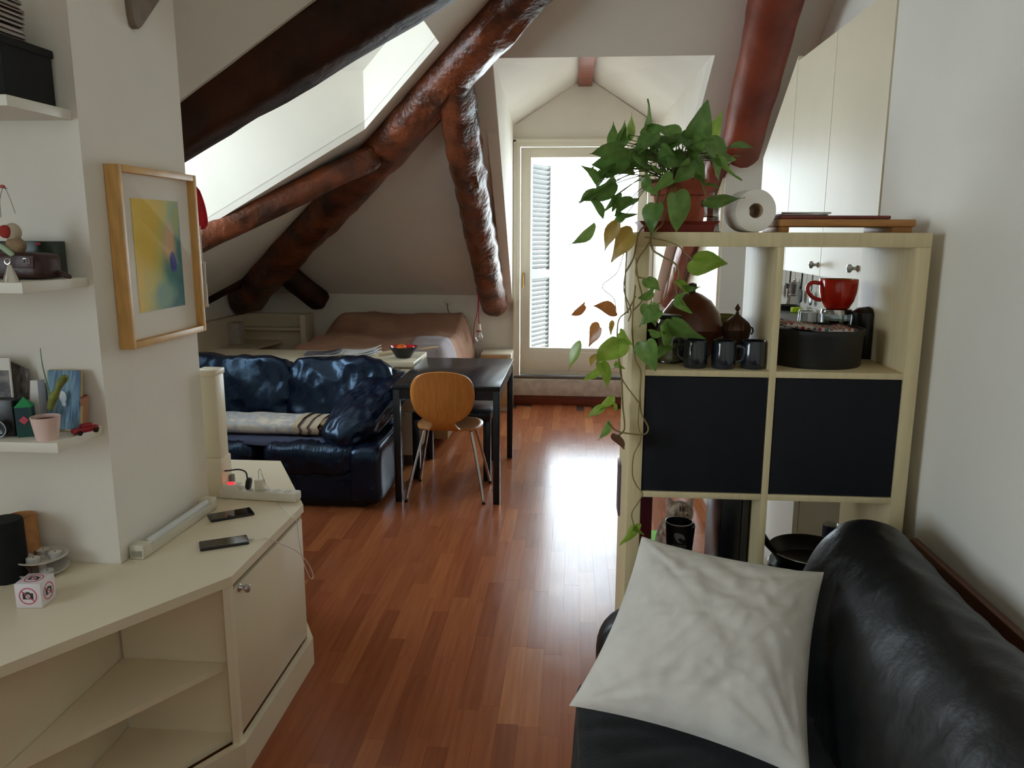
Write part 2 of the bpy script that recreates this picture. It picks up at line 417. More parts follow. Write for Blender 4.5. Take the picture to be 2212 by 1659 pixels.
# skylight dormer in the west slope
ga, gb = .161, -.459
dz = lambda x, y: 2.591 + ga * (x + 1.343) + gb * (y - 5.083)
def upw(name, p, q, ext, m=WALL): return st(name, [(p[0], p[1], zwest(p[0]) + .045), (q[0], q[1], zwest(q[0]) + .045), (q[0], q[1], dz(*q)), (p[0], p[1], dz(*p))], ext, m)
upw('wall_skylight_east', DB, DC, (.05, .05, 0)); upw('wall_skylight_north', DC, DD, (-.03, .09, 0))
upw('wall_skylight_south', DE, DA, (0, -.06, 0))
st('wall_skylight_hood', [(DA[0], DA[1], zwest(DA[0]) + .055), (DB[0], DB[1], zwest(DB[0]) + .055), (DB[0], DB[1], dz(*DB)), (DA[0], DA[1], dz(*DA))], (.08, 0, 0))
sl('ceiling_skylight', [DA, DB, DC, DD, DE], dz, up=(0, 0, .08))
w1 = struct_root('window_1', (-2.6, 4.05, 1.45))
wy0, wy1, wz0, wz1 = 3.42, 4.68, zwest(-2.6), 2.62
fr = B()
for a in ((wy0, wy0 + .06, wz0, 3.2), (wy1 - .06, wy1, wz0, wz1), (wy0, wy1, wz0, wz0 + .06), (wy0 + .61, wy0 + .66, wz0, 2.8), (wy0, wy1, 2.5, 2.56)): fr.box(-2.66, -2.6, *a)
fr.ob('window_frame', WHITEP, w1)
B().box(-2.635, -2.63, wy0, wy1, wz0, 2.5).ob('pane', GLASS, w1)
st('wall_skylight_west', [(-2.6, wy0, 2.56), (-2.6, wy1, 2.5), (-2.6, wy1, dz(-2.6, wy1)), (-2.6, wy0, dz(-2.6, wy0))], (-.06, 0, 0))
# remaining walls
st('wall_west', [(-3.2, 3.1, -.05), (-3.2, 7.5, -.05), (-3.2, 7.5, 1.05), (-3.2, 3.1, 1.05)], (-.12, 0, 0))
st('wall_west_return', [(-3.3, 3.1, -.05), (-2.6, 3.1, -.05), (-2.6, 3.1, 1.45), (-3.3, 3.1, .98)], (0, -.1, 0))
st('wall_west_near', [(-2.6, -1.8, -.05), (-2.6, 3.1, -.05), (-2.6, 3.1, 3.5), (-2.6, -1.8, 3.5)], (-.12, 0, 0), holes=[[(-2.6, -.68, .9), (-2.6, .68, .9), (-2.6, .68, 2.2), (-2.6, -.68, 2.2)]])
PXW, PY0, PY1 = -1.323, 2.086, 2.66
st('wall_chimney', [(-2.6, PY0, -.05), (PXW, PY0, -.05), (PXW, PY1, -.05), (-2.6, PY1, -.05)], (0, 0, 3.5))
st('wall_east', [(.975, -1.8, -.05), (1.6, -1.8, -.05), (1.6, 2.64, -.05), (.975, 2.64, -.05)], (0, 0, 3.5))
st('wall_kitchen', [(1.36, 2.6, -.05), (1.6, 2.6, -.05), (1.6, 7.4, -.05), (1.36, 7.4, -.05)], (0, 0, 3.5))
st('wall_partition', [(.99, 5.4, -.05), (.99, YF, -.05), (.99, YF, 1.04), (.99, 5.4, zfar(5.4) + .02)], (.6, 0, 0))
st('wall_south', [(-2.7, -1.7, -.05), (1.6, -1.7, -.05), (1.6, -1.7, 3.5), (-2.7, -1.7, 3.5)], (0, -.15, 0))
w2 = struct_root('window_2', (-2.6, 0, .85))
fr = B()
for a in ((-.68, -.62, .9, 2.2), (.62, .68, .9, 2.2), (-.03, .03, .9, 2.2), (-.68, .68, .9, .96), (-.68, .68, 2.14, 2.2)): fr.box(-2.7, -2.64, *a)
fr.ob('window_frame', WHITEP, w2)
B().box(-2.68, -2.675, -.68, .68, .9, 2.2).ob('pane', GLASS, w2)
# cupboard doors on the partition's west face (lit by the balcony door)
for k, (ya, yb) in enumerate(((5.42, 6.12), (6.125, 6.82))):
    st('trim_%d' % (k + 3), [(.99, ya, .1), (.99, yb, .1), (.99, yb, zfar(yb) - .12), (.99, ya, zfar(ya) - .12)], (-.018, 0, 0), CREAM)

# balcony door
d1 = struct_root('door_1', (.085, YF, .09))
b = B()
b.box(XL + .005, -.495, YF - .03, YF + .1, .27, 2.435, .006); b.box(.665, XR - .005, YF - .03, YF + .1, .27, 2.435, .006); b.box(-.495, .665, YF - .03, YF + .1, 2.375, 2.435, .006)
b.box(XL + .005, XL + .03, YF - .045, YF - .02, .27, 2.435, .004); b.box(XL + .005, XR - .005, YF - .045, YF - .02, 2.41, 2.44, .004)
b.ob('door_frame', DOORW, d1)
b = B(); b.box(-.49, -.395, YF, YF + .05, .276, 2.37, .008); b.box(.575, .66, YF, YF + .05, .276, 2.37, .008)
b.box(-.4, .58, YF, YF + .05, 2.28, 2.37, .008); b.box(-.4, .58, YF, YF + .05, .276, .54, .008)
leaf = b.ob('door_leaf', DOORW, d1)
B().box(-.36, .54, YF - .006, YF + .01, .32, .5, .006).ob('door_panel', DOORW, leaf)
B().box(-.4, .58, YF + .02, YF + .028, .535, 2.285).ob('pane', GLASS, d1)
b = B(); hp = PY(1130, 600, YF - .012); b.box(hp.x - .008, hp.x + .008, YF - .01, YF + .002, hp.z - .07, hp.z + .05, .003); b.rod((hp.x, YF - .01, hp.z + .03), (hp.x, YF - .05, hp.z + .03), .008); b.rod((hp.x, YF - .05, hp.z + .03), (hp.x, YF - .05, hp.z - .09), .007)
b.ob('door_handle', BRASS, d1)
B().box(XL, XR, YF - .075, YF + .1, .09, .25, .006).ob('trim_1', STONE, kind='structure')
B().box(XL, XR, YF - .06, YF + .1, .25, .272).ob('trim_2', mat('sill_gap_shade', C(96, 84, 74), .6, var=.1), kind='structure')  # strip coloured dark to stand in for the shadowed gap under the door
B().box(XL, XR, YF - .05, YF + .05, -.01, .09, .004).ob('baseboard_north', REDWOOD, kind='structure')
B().box(.967, .976, .2, 2.64, 0, .09, .003).ob('baseboard_east', REDWOOD, kind='structure')
B().box(-3.0, XL - .36, YF - .012, YF + .01, 0, .09, .003).ob('baseboard_west', REDWOOD, kind='structure')
# outside: terrace and open louvred shutter
st('ground', [(-4, YF + .16, .2), (4, YF + .16, .2), (4, 12, .2), (-4, 12, .2)], (0, 0, -.1), mat('terrace_stone', C(214, 208, 198), .8, var=.05))
shut = thing('louvred_shutter', 'grey-white louvred shutter folded open outside the balcony door glass', 'shutter', (-.42, 7.6, .3))
s0, s1 = V((-.43, 7.56, 0)), V((-.235, 8.0, 0)); sd = (s1 - s0).normalized(); sn = V((-sd.y, sd.x, 0))
SHM = mat('shutter_grey', C(92, 92, 90), .6)
for hz_ in (.6, 1.9):
    hb_ = B(); hb_.box(-.46, -.42, YF + .155, 7.58, hz_, hz_ + .08, .002); hb_.ob('hinge', STEEL, shut)
fm = Matrix((sd, sn, V((0, 0, 1)))).transposed().to_4x4(); fm.translation = s0
sw = (s1 - s0).length
for nm, a in (('stile', (0, .05, .3, 2.33)), ('stile', (sw - .05, sw, .3, 2.33)), ('rail', (.05, sw - .05, .3, .4)), ('rail', (.05, sw - .05, 1.17, 1.25)), ('rail', (.05, sw - .05, 2.25, 2.33))):
    b = B(); b.box(a[0], a[1], -.02, .02, a[2], a[3], m=fm); b.ob(nm, SHM, shut)
sm = None
for z in [.43 + k * .045 for k in range(17)] + [1.28 + k * .045 for k in range(22)]:
    if sm is None:
        b = B(); b.box(.045, sw - .045, -.004, .004, -.024, .024, m=Matrix.Rotation(math.radians(40), 4, 'X')); o = b.ob('slat', SHM, shut, smooth=0); sm = o.data
    else: o = bpy.data.objects.new('slat', sm); COL.objects.link(o); adopt(o, shut)
    mm = fm.copy(); mm.translation = s0 + V((0, 0, z)); o.matrix_basis = mm

# ================================================================== ROOF TIMBERS
def wl(x, y, off): # pixel on a plane parallel to the west slope
    d = _ray(x, y); n = V((-.65, 0, 1)); p = V((-3.2, 0, 1.03 - off)); return EYEP + d * ((p - EYEP).dot(n) / d.dot(n))
def fl(x, y, off):
    d = _ray(x, y); n = V((0, .65, 1)); p = V((0, YF, 1.03 - off)); return EYEP + d * ((p - EYEP).dot(n) / d.dot(n))
# rafter across the west slope (squared, very dark)
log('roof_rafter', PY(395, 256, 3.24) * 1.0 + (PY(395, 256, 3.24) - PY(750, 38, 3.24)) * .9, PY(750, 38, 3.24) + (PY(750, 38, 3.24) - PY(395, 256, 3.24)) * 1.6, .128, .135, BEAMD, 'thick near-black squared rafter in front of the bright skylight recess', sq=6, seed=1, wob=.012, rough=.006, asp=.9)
# hip rafter from the roof's crown down to the north-west corner
hp0, hp1 = V((-3.17, 7.32, .985)), V((.2, 3.95, 3.185))
log('hip_rafter', hp0, hp1, .19, .128, BEAM, 'massive glossy reddish-brown log rafter crossing the room diagonally', sq=2.6, seed=2, wob=.03, rough=.012, n=60)
# purlin under the skylight's lower edge
pa, pb_ = PY(395, 535, 4.75), PY(810, 335, 5.35)
log('skylight_purlin', pa, pb_, .078, .08, BEAM, 'slimmer reddish rounded purlin meeting the diagonal log under skylight', sq=3.2, seed=3, wob=.02, rough=.006)
# short brace and corner stub
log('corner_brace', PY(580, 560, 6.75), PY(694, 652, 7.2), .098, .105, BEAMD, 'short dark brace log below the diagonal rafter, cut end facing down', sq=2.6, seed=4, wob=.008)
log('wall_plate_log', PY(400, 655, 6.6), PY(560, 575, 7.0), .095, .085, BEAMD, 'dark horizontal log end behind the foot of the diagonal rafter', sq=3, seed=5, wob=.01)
# rafters beside the dormer
log('dormer_rafter', (-.74, 7.33, 1.03 - .085), (-.73, 4.85, 2.535), .125, .12, BEAM, 'knobbly shiny brown log rafter beside the balcony door, red cord below', sq=2.1, seed=6, wob=.02, rough=.009, ridge=.006, n=90)
log('east_dormer_rafter', PY(1440, 655, 7.28), PY(1552, 345, 5.35), .058, .075, BEAMR, 'slim red-brown rafter seen behind the plant and through shelf opening', sq=2.4, seed=7, wob=.01, rough=.004)
log('east_rafter', (1.095, 5.56, 2.07), (.985, 4.0, 3.07), .125, .14, BEAMR, 'smooth brick-red log rafter above the toilet roll, rounded lower end', sq=2.4, seed=8, wob=.012, rough=.005)
b = B(); b.box(.017, .14, 4.5, YF, 2.885, 2.985, .01, m=Matrix.Translation((0, 0, 0)))
o = b.ob('ridge_beam', BEAMR); tag(o, 'short square ridge beam stub in the peak of the dormer', 'beam', 'old timbers under the roof'); o['kind'] = 'thing'
# ================================================================== LEFT: low cabinet, niche shelves, pillar
HC = .633
cab = thing('corner_cabinet', 'white low corner cabinet with open shelves and one door around the pillar', 'cabinet', (-1.2, 2.3, 0))
top = [(-2.6, 1.2), (-1.485, 1.2), (-.96, 2.03), (-.96, 2.637), (-1.245, 3.17), (-2.0, 3.17), (-2.0, PY1), (PXW + .003, PY1), (PXW + .003, PY0 - .003), (-2.6, PY0 - .003)]
b = B(); b.prism([(x, y, HC - .028) for x, y in top], (0, 0, .028)); b.ob('countertop', CREAM, cab, smooth=0)
dgn = V((-.525, -.83, 0)).normalized(); nrm = V((dgn.y, -dgn.x, 0)) * -1   # diagonal front: direction and outward normal
if nrm.y > 0: nrm = -nrm
# door side
B().box(-.985, -.965, 2.045, 2.63, .125, HC - .05, .003).ob('door', CREAM, cab)
dr = [c for c in cab.children if c.name.startswith('door')][0]
b = B(); kp = V((-.963, 2.085, .572)); b.lathe((0, 0, 0), [(0, 0), (.011, 0), (.006, .006), (.006, .014), (.014, .02), (.013, .028), (0, .032)], 20, Matrix.Translation(kp) @ Matrix.Rotation(PI / 2, 4, 'Y'))
b.ob('knob', STEEL, dr)
# plinth
pl = [(-1.47, 1.2), (-.95, 2.025), (-.95, 2.645), (-1.24, 3.18), (-1.26, 3.165), (-.972, 2.635), (-.972, 2.035), (-1.485, 1.215)]
b = B(); b.prism([(x, y, 0) for x, y in pl], (0, 0, .105)); b.ob('plinth', CREAM, cab, smooth=0)
# uprights, back panels and shelves of the open bay
B().box(-1.32, -.985, 2.05, 2.068, .1, HC - .028).ob('side_panel', CREAM, cab, smooth=0)
B().prism([(-.965, 2.022, .1), (-.965, 2.046, .1), (-.985, 2.052, .1), (-1.0, 2.04, .1), (-.98, 2.01, .1)], (0, 0, HC - .128)).ob('front_post', CREAM, cab, smooth=0)
B().box(-1.345, -1.327, 1.2, 2.05, .1, HC - .028).ob('back_panel', CREAM, cab)
B().prism([(-.985, 2.05, .1), (-1.325, 2.05, .1), (-1.325, 1.50, .1)], (0, 0, .018)).ob('base_board', CREAM, cab, smooth=0)
B().prism([(-1.0, 2.048, .33), (-1.325, 2.048, .33), (-1.325, 1.535, .33)], (0, 0, .018)).ob('shelf_board', CREAM, cab, smooth=0)
b = B(); b.prism([(-.97, 2.637, .1), (-1.25, 3.15, .1), (-1.27, 3.14, .1), (-.99, 2.627, .1)], (0, 0, HC - .13)); b.ob('rear_panel', CREAM, cab, smooth=0)

# niche shelves
NSH = mat('shelf_white', C(230, 226, 212), .45)
def nshelf(z0, z1, yf, lab):
    b = B(); b.box(-2.55, -1.338, yf, PY0 - .002, z0, z1, .002); b.bm.verts.ensure_lookup_table()
    return tag(b.ob('wall_shelf', NSH), lab, 'shelf', 'niche shelves')
nshelf(1.893, 1.919, 1.84, 'topmost white niche shelf carrying the black box')
nshelf(1.452, 1.479, 1.82, 'middle white niche shelf carrying the leather camera case')
nshelf(1.030, 1.057, 1.885, 'lowest white niche shelf carrying the potted cactus')

# black storage box and magazines on the top shelf
sb = thing('storage_box', 'black fabric storage box on the topmost niche shelf', 'box', (-1.5, 1.98, 1.919))
b = B(); b.box(-1.66, -1.372, 1.885, 2.075, 1.92, 2.05, .004); b.ob('body', mat('black_fabric', C(24, 25, 25), .9, bump=.3, bscale=300), sb)
b = B(); b.box(-1.664, -1.368, 1.882, 2.079, 2.045, 2.066, .004); b.ob('lid', mat('black_fabric', C(24, 25, 25)), sb)
mr = random.Random(3)
z = 2.067
mgc = [C(196, 176, 170), C(150, 140, 128), C(120, 100, 90), C(205, 190, 185), C(90, 60, 60), C(170, 160, 150)]
mlab = ['lowest magazine of the pile on the black box', 'second magazine from the bottom of the pile on the black box', 'third magazine up in the pile on the black box', 'fourth magazine up in the pile on the black box', 'fifth magazine up in the pile on the black box', 'sixth magazine up in the pile on the black box', 'seventh magazine up in the pile on the black box', 'eighth magazine up in the pile on the black box', 'ninth magazine up in the pile on the black box', 'topmost visible magazine of the pile on the black box']
for k in range(10):
    h = mr.choice((.006, .008, .010)); dx = mr.uniform(-.006, .004); dy = mr.uniform(-.006, .004)
    t = thing('magazine', mlab[k], 'magazine', (-1.5, 1.95, z), 'magazine pile on the top shelf')
    b = B(); b.box(-1.64 + dx, -1.388 + dx, 1.82 + dy, 2.0 + dy, z + .0008, z + h - .0008); b.ob('pages', mat('magazine_pages%d' % (k % 3), (C(196, 178, 170), C(180, 168, 160), C(205, 190, 182))[k % 3], .8, var=.1, vscale=120, stretch=(.1, .1, 8)), t, smooth=0)
    cm = mat('magazine_cover%d' % (k % 4), (C(60, 46, 42), C(44, 40, 44), C(70, 36, 34), C(50, 56, 50))[k % 4], .4)
    for zz in (z, z + h - .0008):
        b = B(); b.box(-1.641 + dx, -1.385 + dx, 1.818 + dy, 2.002 + dy, zz, zz + .0008); b.ob('cover', cm, t, smooth=0)
    z += h + .003
    
# framed painting on the pillar
fz0, fz1, fy0, fy1 = 1.262, 1.79, 2.18, 2.648
pic = thing('framed_painting', 'abstract yellow, green and blue watercolour in a pale wooden frame on the pillar', 'picture', (PXW, 2.41, fz0))
FRW = mat('pale_ash_frame', C(214, 168, 100), .45, var=.12, vscale=12, stretch=(5, 1, 1))
xa, xb = PXW + .001, PXW + .042; fw = .02
for y0, y1, z0, z1 in ((fy0, fy0 + fw, fz0, fz1), (fy1 - fw, fy1, fz0, fz1), (fy0 + fw, fy1 - fw, fz0, fz0 + fw), (fy0 + fw, fy1 - fw, fz1 - fw, fz1)):
    B().box(xa, xb, y0, y1, z0, z1, .002).ob('frame_side', FRW, pic)
B().box(xa, xa + .016, fy0 + fw, fy1 - fw, fz0 + fw, fz1 - fw).ob('mat_board', mat('mat_board', C(226, 218, 204), .9), pic, smooth=0)
pm = bpy.data.materials.new('watercolour'); pm.use_nodes = True; nt = pm.node_tree; bs = nt.nodes['Principled BSDF']; bs.inputs['Roughness'].default_value = .85
tc = nt.nodes.new('ShaderNodeTexCoord'); sx = nt.nodes.new('ShaderNodeSeparateXYZ'); nt.links.new(tc.outputs['Generated'], sx.inputs[0])
nz = nt.nodes.new('ShaderNodeTexNoise'); nz.inputs['Scale'].default_value = 3.2; nz.inputs['Detail'].default_value = 5; nt.links.new(tc.outputs['Generated'], nz.inputs['Vector'])
def math_(op, a, c):
    n = nt.nodes.new('ShaderNodeMath'); n.operation = op
    for i, v in enumerate((a, c)):
        if isinstance(v, (int, float)): n.inputs[i].default_value = v
        else: nt.links.new(v, n.inputs[i])
    return n.outputs[0]
def ramp_(v, stops):
    r = nt.nodes.new('ShaderNodeValToRGB'); e = r.color_ramp.elements
    e[0].position, e[0].color = stops[0]; e[1].position, e[1].color = stops[-1]
    for p, c in stops[1:-1]: k = e.new(p); k.color = c
    nt.links.new(v, r.inputs[0]); return r.outputs[0]
Yg, Zg = sx.outputs[1], sx.outputs[2]
nn = math_('MULTIPLY', math_('SUBTRACT', nz.outputs[0], .5), .55)
d = math_('ADD', math_('SUBTRACT', Yg, math_('MULTIPLY', Zg, .55)), nn)      # towards the lower right
base = ramp_(math_('ADD', math_('MULTIPLY', d, .8), .35), [(.0, C(236, 202, 84)), (.34, C(230, 192, 66)), (.52, C(204, 192, 92)), (.66, C(150, 170, 120)), (.8, C(70, 130, 120)), (1, C(52, 110, 116))])
def blob(cy, cz, ry, rz, col, prev, soft=.5):
    a = math_('DIVIDE', math_('SUBTRACT', Yg, cy), ry); c = math_('DIVIDE', math_('SUBTRACT', Zg, cz), rz)
    dd = math_('ADD', math_('SQRT', math_('ADD', math_('MULTIPLY', a, a), math_('MULTIPLY', c, c)), 0), math_('MULTIPLY', nn, 2.6))
    f = ramp_(dd, [(.45, (1, 1, 1, 1)), (.45 + soft, (0, 0, 0, 1))])
    m = nt.nodes.new('ShaderNodeMix'); m.data_type = 'RGBA'; nt.links.new(f, m.inputs[0]); nt.links.new(prev, m.inputs[6]); m.inputs[7].default_value = col; return m.outputs[2]
c1 = blob(.72, .62, .22, .3, C(214, 176, 130), base, .5)
c1 = blob(.92, .82, .12, .22, C(150, 160, 70), c1, .5)
c1 = blob(.55, .12, .3, .16, C(120, 160, 140), c1, .5)
c1 = blob(.78, .42, .14, .17, C(44, 62, 140), c1, .25)
nt.links.new(c1, bs.inputs['Base Color'])
B().box(xa + .016, xa + .0175, 2.275, 2.555, 1.36, 1.70).ob('painting', pm, pic, smooth=0)
B().box(xa + .028, xa + .030, fy0 + fw * .6, fy1 - fw * .6, fz0 + fw * .6, fz1 - fw * .6).ob('glazing', glass_mat('picture_glass', refl=.0, k=.06), pic, smooth=0)

# pointed ornament hanging near the ceiling on the pillar
tri = [PX(262, -60, PXW + .002), PX(274, 30, PXW + .002), PX(279, 55, PXW + .002), PX(286, 63, PXW + .002), PX(293, 57, PXW + .002), PX(332, 0, PXW + .002), PX(385, -60, PXW + .002)]
o = B().prism(tri, (.02, 0, 0)).ob('wall_ornament', mat('weathered_grey_wood', C(128, 112, 98), .7, var=.12, vscale=18)); tag(o, 'grey-brown pointed wooden ornament hung high on the pillar, tip downward', 'ornament')

# things stuck to the far edge of the pillar
Yb = PY1 + .001
def backbit(name, px, ext, m, lab, cat):
    return tag(B().prism([PY(x, y, Yb) for x, y in px], (0, ext, 0)).ob(name, m, smooth=30), lab, cat)
rg = B()
def red(u, v):
    y = 395 + 100 * v; xr = 440 - 26 * (1 - v) ** 2 * 1 + (0 if v < .9 else -8 * (v - .9) * 10)
    if v < .15: xr -= 6 * (.15 - v) * 6
    p = PY(398 + (xr - 398) * u, y, Yb); return p + V((0, .012 + .02 * math.sin(u * 9) * .4 + .02, 0))
rg.grid(red, 12, 14); o = rg.ob('red_cloth', mat('red_fabric', C(196, 24, 38), .7, var=.2, vscale=20), smooth=180)
sm_ = o.modifiers.new('t', 'SOLIDIFY'); sm_.thickness = .004; tag(o, 'bright red cloth hanging behind the pillar beside the picture frame', 'cloth')
backbit('paper_note', [(400, 488), (432, 488), (438, 570), (404, 570)], .003, PAPER, 'blank white paper note sticking out behind the pillar below red cloth', 'note')
ph = thing('pinned_photo', 'small black-and-white photo pinned behind the pillar edge', 'photo', PY(432, 600, Yb))
B().prism([PY(x, y, Yb + .004) for x, y in ((402, 565), (443, 565), (445, 613), (404, 613))], (0, .003, 0)).ob('print_border', PAPER, ph, smooth=0)
B().prism([PY(x, y, Yb + .003) for x, y in ((427, 569), (437, 569), (439, 607), (429, 607))], (0, .001, 0)).ob('print', mat('grey_print', C(120, 120, 120), .6, var=.6, vscale=60), ph, smooth=0)
backbit('paper_card', [(404, 613), (446, 613), (450, 663), (408, 663)], .004, PAPER, 'plain white card behind the pillar edge, below the small photo', 'card')
Yb2 = 2.69
upc = thing('white_upright', 'narrow cream upright with cap and base standing on cabinet behind the pillar', 'post', (-1.36, 2.72, HC))
u0, u1 = PY(452, 900, Yb2), PY(471, 900, Yb2)
zc = PY(460, 800, Yb2).z; zb = PY(470, 990, Yb2).z
xr = PY(466, 900, Yb2).x + .008
B().box(xr - .07, xr, Yb2, Yb2 + .07, zb, zc - .02, .003).ob('shaft', CREAM, upc)
B().box(xr - .075, xr + .003, Yb2 - .004, Yb2 + .075, zc - .022, zc, .003).ob('cap', CREAM, upc)
B().box(xr - .08, xr + .004, Yb2 - .006, Yb2 + .078, HC, zb, .004).ob('base', CREAM, upc)

# ------------------------------------------------------------------ things on the middle niche shelf (z 1.479)
Z2 = 1.479
cc = thing('camera_case', 'brown leather camera case with buckled flap lying on the middle niche shelf', 'camera case', (-1.42, 1.96, Z2))
LBR = mat('brown_leather', C(62, 34, 30), .45, var=.25, vscale=18, bump=.3, bscale=90)
m = Matrix.Translation((-1.435, 1.97, Z2 + .035))
b = B(); b.cushion((.17, .075, .068), m, n=8, e=5, wr=.002, seed=3); b.ob('body', LBR, cc)
b = B(); b.cushion((.085, .05, .05), Matrix.Translation((-1.405, 1.945, Z2 + .03)), n=8, e=4, wr=.0015, seed=5); b.ob('lens_bulge', LBR, cc)
b = B(); b.box(-1.43, -1.372, 1.916, 1.921, Z2 + .03, Z2 + .062, .002); b.ob('flap', LBR, cc)
b = B(); b.tube([(-1.396, 1.914, Z2 + .055), (-1.38, 1.914, Z2 + .055), (-1.38, 1.914, Z2 + .043), (-1.396, 1.914, Z2 + .043)], .0012, 6, closed=True); b.ob('buckle', CHROME, cc)
b = B(); b.cushion((.08, .02, .014), rotm(0, math.radians(20), 0, (-1.353, 1.98, Z2 + .017)), n=6, e=3, seed=7); b.ob('strap', LBR, cc)
cone = thing('bell_cone', 'small polished silver cone with a ring, front edge of the middle niche shelf', 'cone', (-1.385, 1.85, Z2))
cpos = PZ(45, 606, Z2 + .001); cpos.y = max(cpos.y, 1.84)
b = B(); b.cyl((cpos.x, 1.85, Z2), .019, .042, 28, r2=.004); b.ob('cone_body', mat('matte_silver', C(216, 212, 202), .3, 1), cone)
b = B(); b.tube([(cpos.x - .004 + .007 * math.cos(a * PI / 8), 1.85, Z2 + .05 + .007 * math.sin(a * PI / 8)) for a in range(16)], .0018, 8, closed=True); b.ob('ring', CHROME, cone)
bx = thing('picture_tin', 'dark picture box with a pink flower print behind the camera case', 'box', (-1.45, 2.03, Z2))
b = B(); b.box(-1.54, PY(122, 540, 2.03).x, 2.02, 2.07, Z2 + .001, PY(100, 521, 2.03).z, .002); b.ob('box_body', mat('dark_floral_print', C(24, 26, 34), .35, col2=C(40, 62, 48), vscale=30), bx)
fp = PY(82, 527, 2.019); b = B(); b.sphere(fp, .008, 12, 6, (1, .15, .5)); b.ob('flower_print', mat('pink_print', C(190, 60, 84), .5), bx)
sp = thing('plush_figure', 'small plush figure in red and cream, cut off by the frame edge, on camera case', 'plush toy', (-1.52, 1.93, Z2))
PLM = mat('beige_plush', C(150, 126, 96), .95, var=.2, vscale=60, bump=.5, bscale=200, bdist=.003)
p1 = PY(14, 510, 1.93)
b = B(); b.sphere((p1.x, 1.96, Z2 + .085), .026, 16, 10, (1, .8, .95)); b.ob('head', PLM, sp)
b = B(); b.sphere((p1.x - .004, 1.96, Z2 + .12), .022, 16, 10, (1, .8, 1.1)); b.ob('cap', mat('cream_plush', C(188, 172, 150), .95), sp)
b = B(); b.sphere((p1.x - .014, 1.945, Z2 + .122), .017, 14, 8, (1, .6, 1)); b.ob('red_patch', mat('red_felt', C(160, 50, 44), .95), sp)
b = B(); b.cushion((.045, .035, .075), Matrix.Translation((p1.x - .015, 1.975, Z2 + .038)), n=5, e=3); b.ob('body', PLM, sp)
b = B(); b.cushion((.05, .014, .014), rotm(0, math.radians(38), 0, (p1.x - .01, 1.938, Z2 + .075)), n=5, e=3); b.ob('scarf', mat('pale_green_felt', C(170, 190, 160), .95), sp)
wd = thing('wire_bird', 'tiny red bead bird on a thin bent wire above the plush figure', 'ornament', (-1.52, 2.0, Z2 + .12))
b = B(); b.tube([PY(2, 470, 1.99), PY(0, 430, 1.99), PY(8, 406, 1.99), PY(20, 425, 1.99), PY(33, 461, 1.99)], .0007, 6, smooth=6); b.ob('wire', mat('dark_wire', C(90, 84, 78), .5, .5), wd)
b = B(); b.sphere(PY(5, 403, 1.99), .006, 12, 8, (1.3, .8, .8)); b.ob('bead_body', mat('coral_bead', C(176, 80, 74), .5), wd)
b = B(); b.rod(PY(8, 404, 1.99), PY(17, 409, 1.99), .0025, 8, r2=.0002); b.ob('beak', mat('dark_wire', C(60, 60, 60)), wd)

# ------------------------------------------------------------------ things on the lowest niche shelf (z 1.057)
Z3 = 1.057
cp = PZ(97, 940, Z3); cp.y = max(cp.y, 1.915); cx0 = PY(97, 920, 1.92).x
ca = thing('potted_cactus', 'two-armed green cactus in a small pale pink pot on the lowest niche shelf', 'cactus', (cx0, 1.925, Z3))
PINK = mat('pale_pink_ceramic', C(226, 196, 186), .6)
b = B(); b.lathe((cx0, 1.925, Z3), [(0, 0), (.027, 0), (.036, .058), (.037, .062), (.033, .062), (.032, .05), (0, .05)], 32); b.ob('pot', PINK, ca)
b = B(); b.cyl((cx0, 1.925, Z3 + .048), .032, .005, 24); b.ob('soil', mat('reddish_soil', C(104, 44, 34), .95, var=.3, vscale=80), ca)
CG = mat('cactus_green', C(112, 118, 48), .6, var=.25, vscale=40, bump=.4, bscale=160)
q = [PY(x, y, 1.925) for x, y in ((108, 884), (112, 868), (119, 852), (124, 843), (130, 828), (138, 818), (143, 813))]
b = B(); b.tube(q, lambda t: .0068 + .0045 * math.sin(PI * min(1, t * 1.9) ** 1.0) * (1 if t < .52 else 0) + (.004 * math.sin(PI * (t - .52) / .48) if t >= .52 else 0), 12, smooth=4); b.ob('cactus_pad', CG, ca)
q = [PY(x, y, 1.93) for x, y in ((108, 884), (106, 850), (98, 815), (91, 785), (87, 752))]
b = B(); b.tube(q, lambda t: .0028 - .0018 * t, 8, smooth=5); b.ob('cactus_shoot', mat('cactus_shoot_green', C(110, 140, 96), .6), ca)
cv = thing('blue_canvas', 'small blue painted canvas with a white shape, leaning behind the cactus', 'canvas', (-1.43, 2.02, Z3))
k0, k1, k2, k3 = PY(102, 903, 2.0), PY(168, 905, 2.0), PY(172, 801, 2.055), PY(102, 800, 2.055)
k0.z = k1.z = Z3 + .008
bl = mat('blue_acrylic', C(60, 96, 140), .7, col2=C(150, 186, 196), vscale=14, stretch=(14, 1, 1.2), ramp=(.3, .75))
B().prism([k0, k1, k2, k3], (0, .006, 0)).ob('canvas_face', bl, cv, smooth=0)
B().prism([k0 + V((0, .007, -.007)), k1 + V((-.002, .007, -.007)), k2 + V((-.003, .007, 0)), k3 + V((0, .007, 0))], (0, .012, 0)).ob('wooden_block', mat('pale_wood', C(206, 178, 128), .6), cv, smooth=0)
mb = PY(135, 858, 2.02); b = B(); b.sphere(mb + V((0, .0015, 0)), .014, 18, 10, (.75, .12, 1.25), ); b.sphere(mb + V((.005, -.004, -.018)), .006, 12, 8, (1, .12, 1.2)); b.ob('white_shape', mat('white_acrylic', C(214, 222, 230), .7), cv)
rb = thing('red_book', 'thin red paperback leaning behind the blue canvas', 'book', (-1.40, 2.05, Z3))
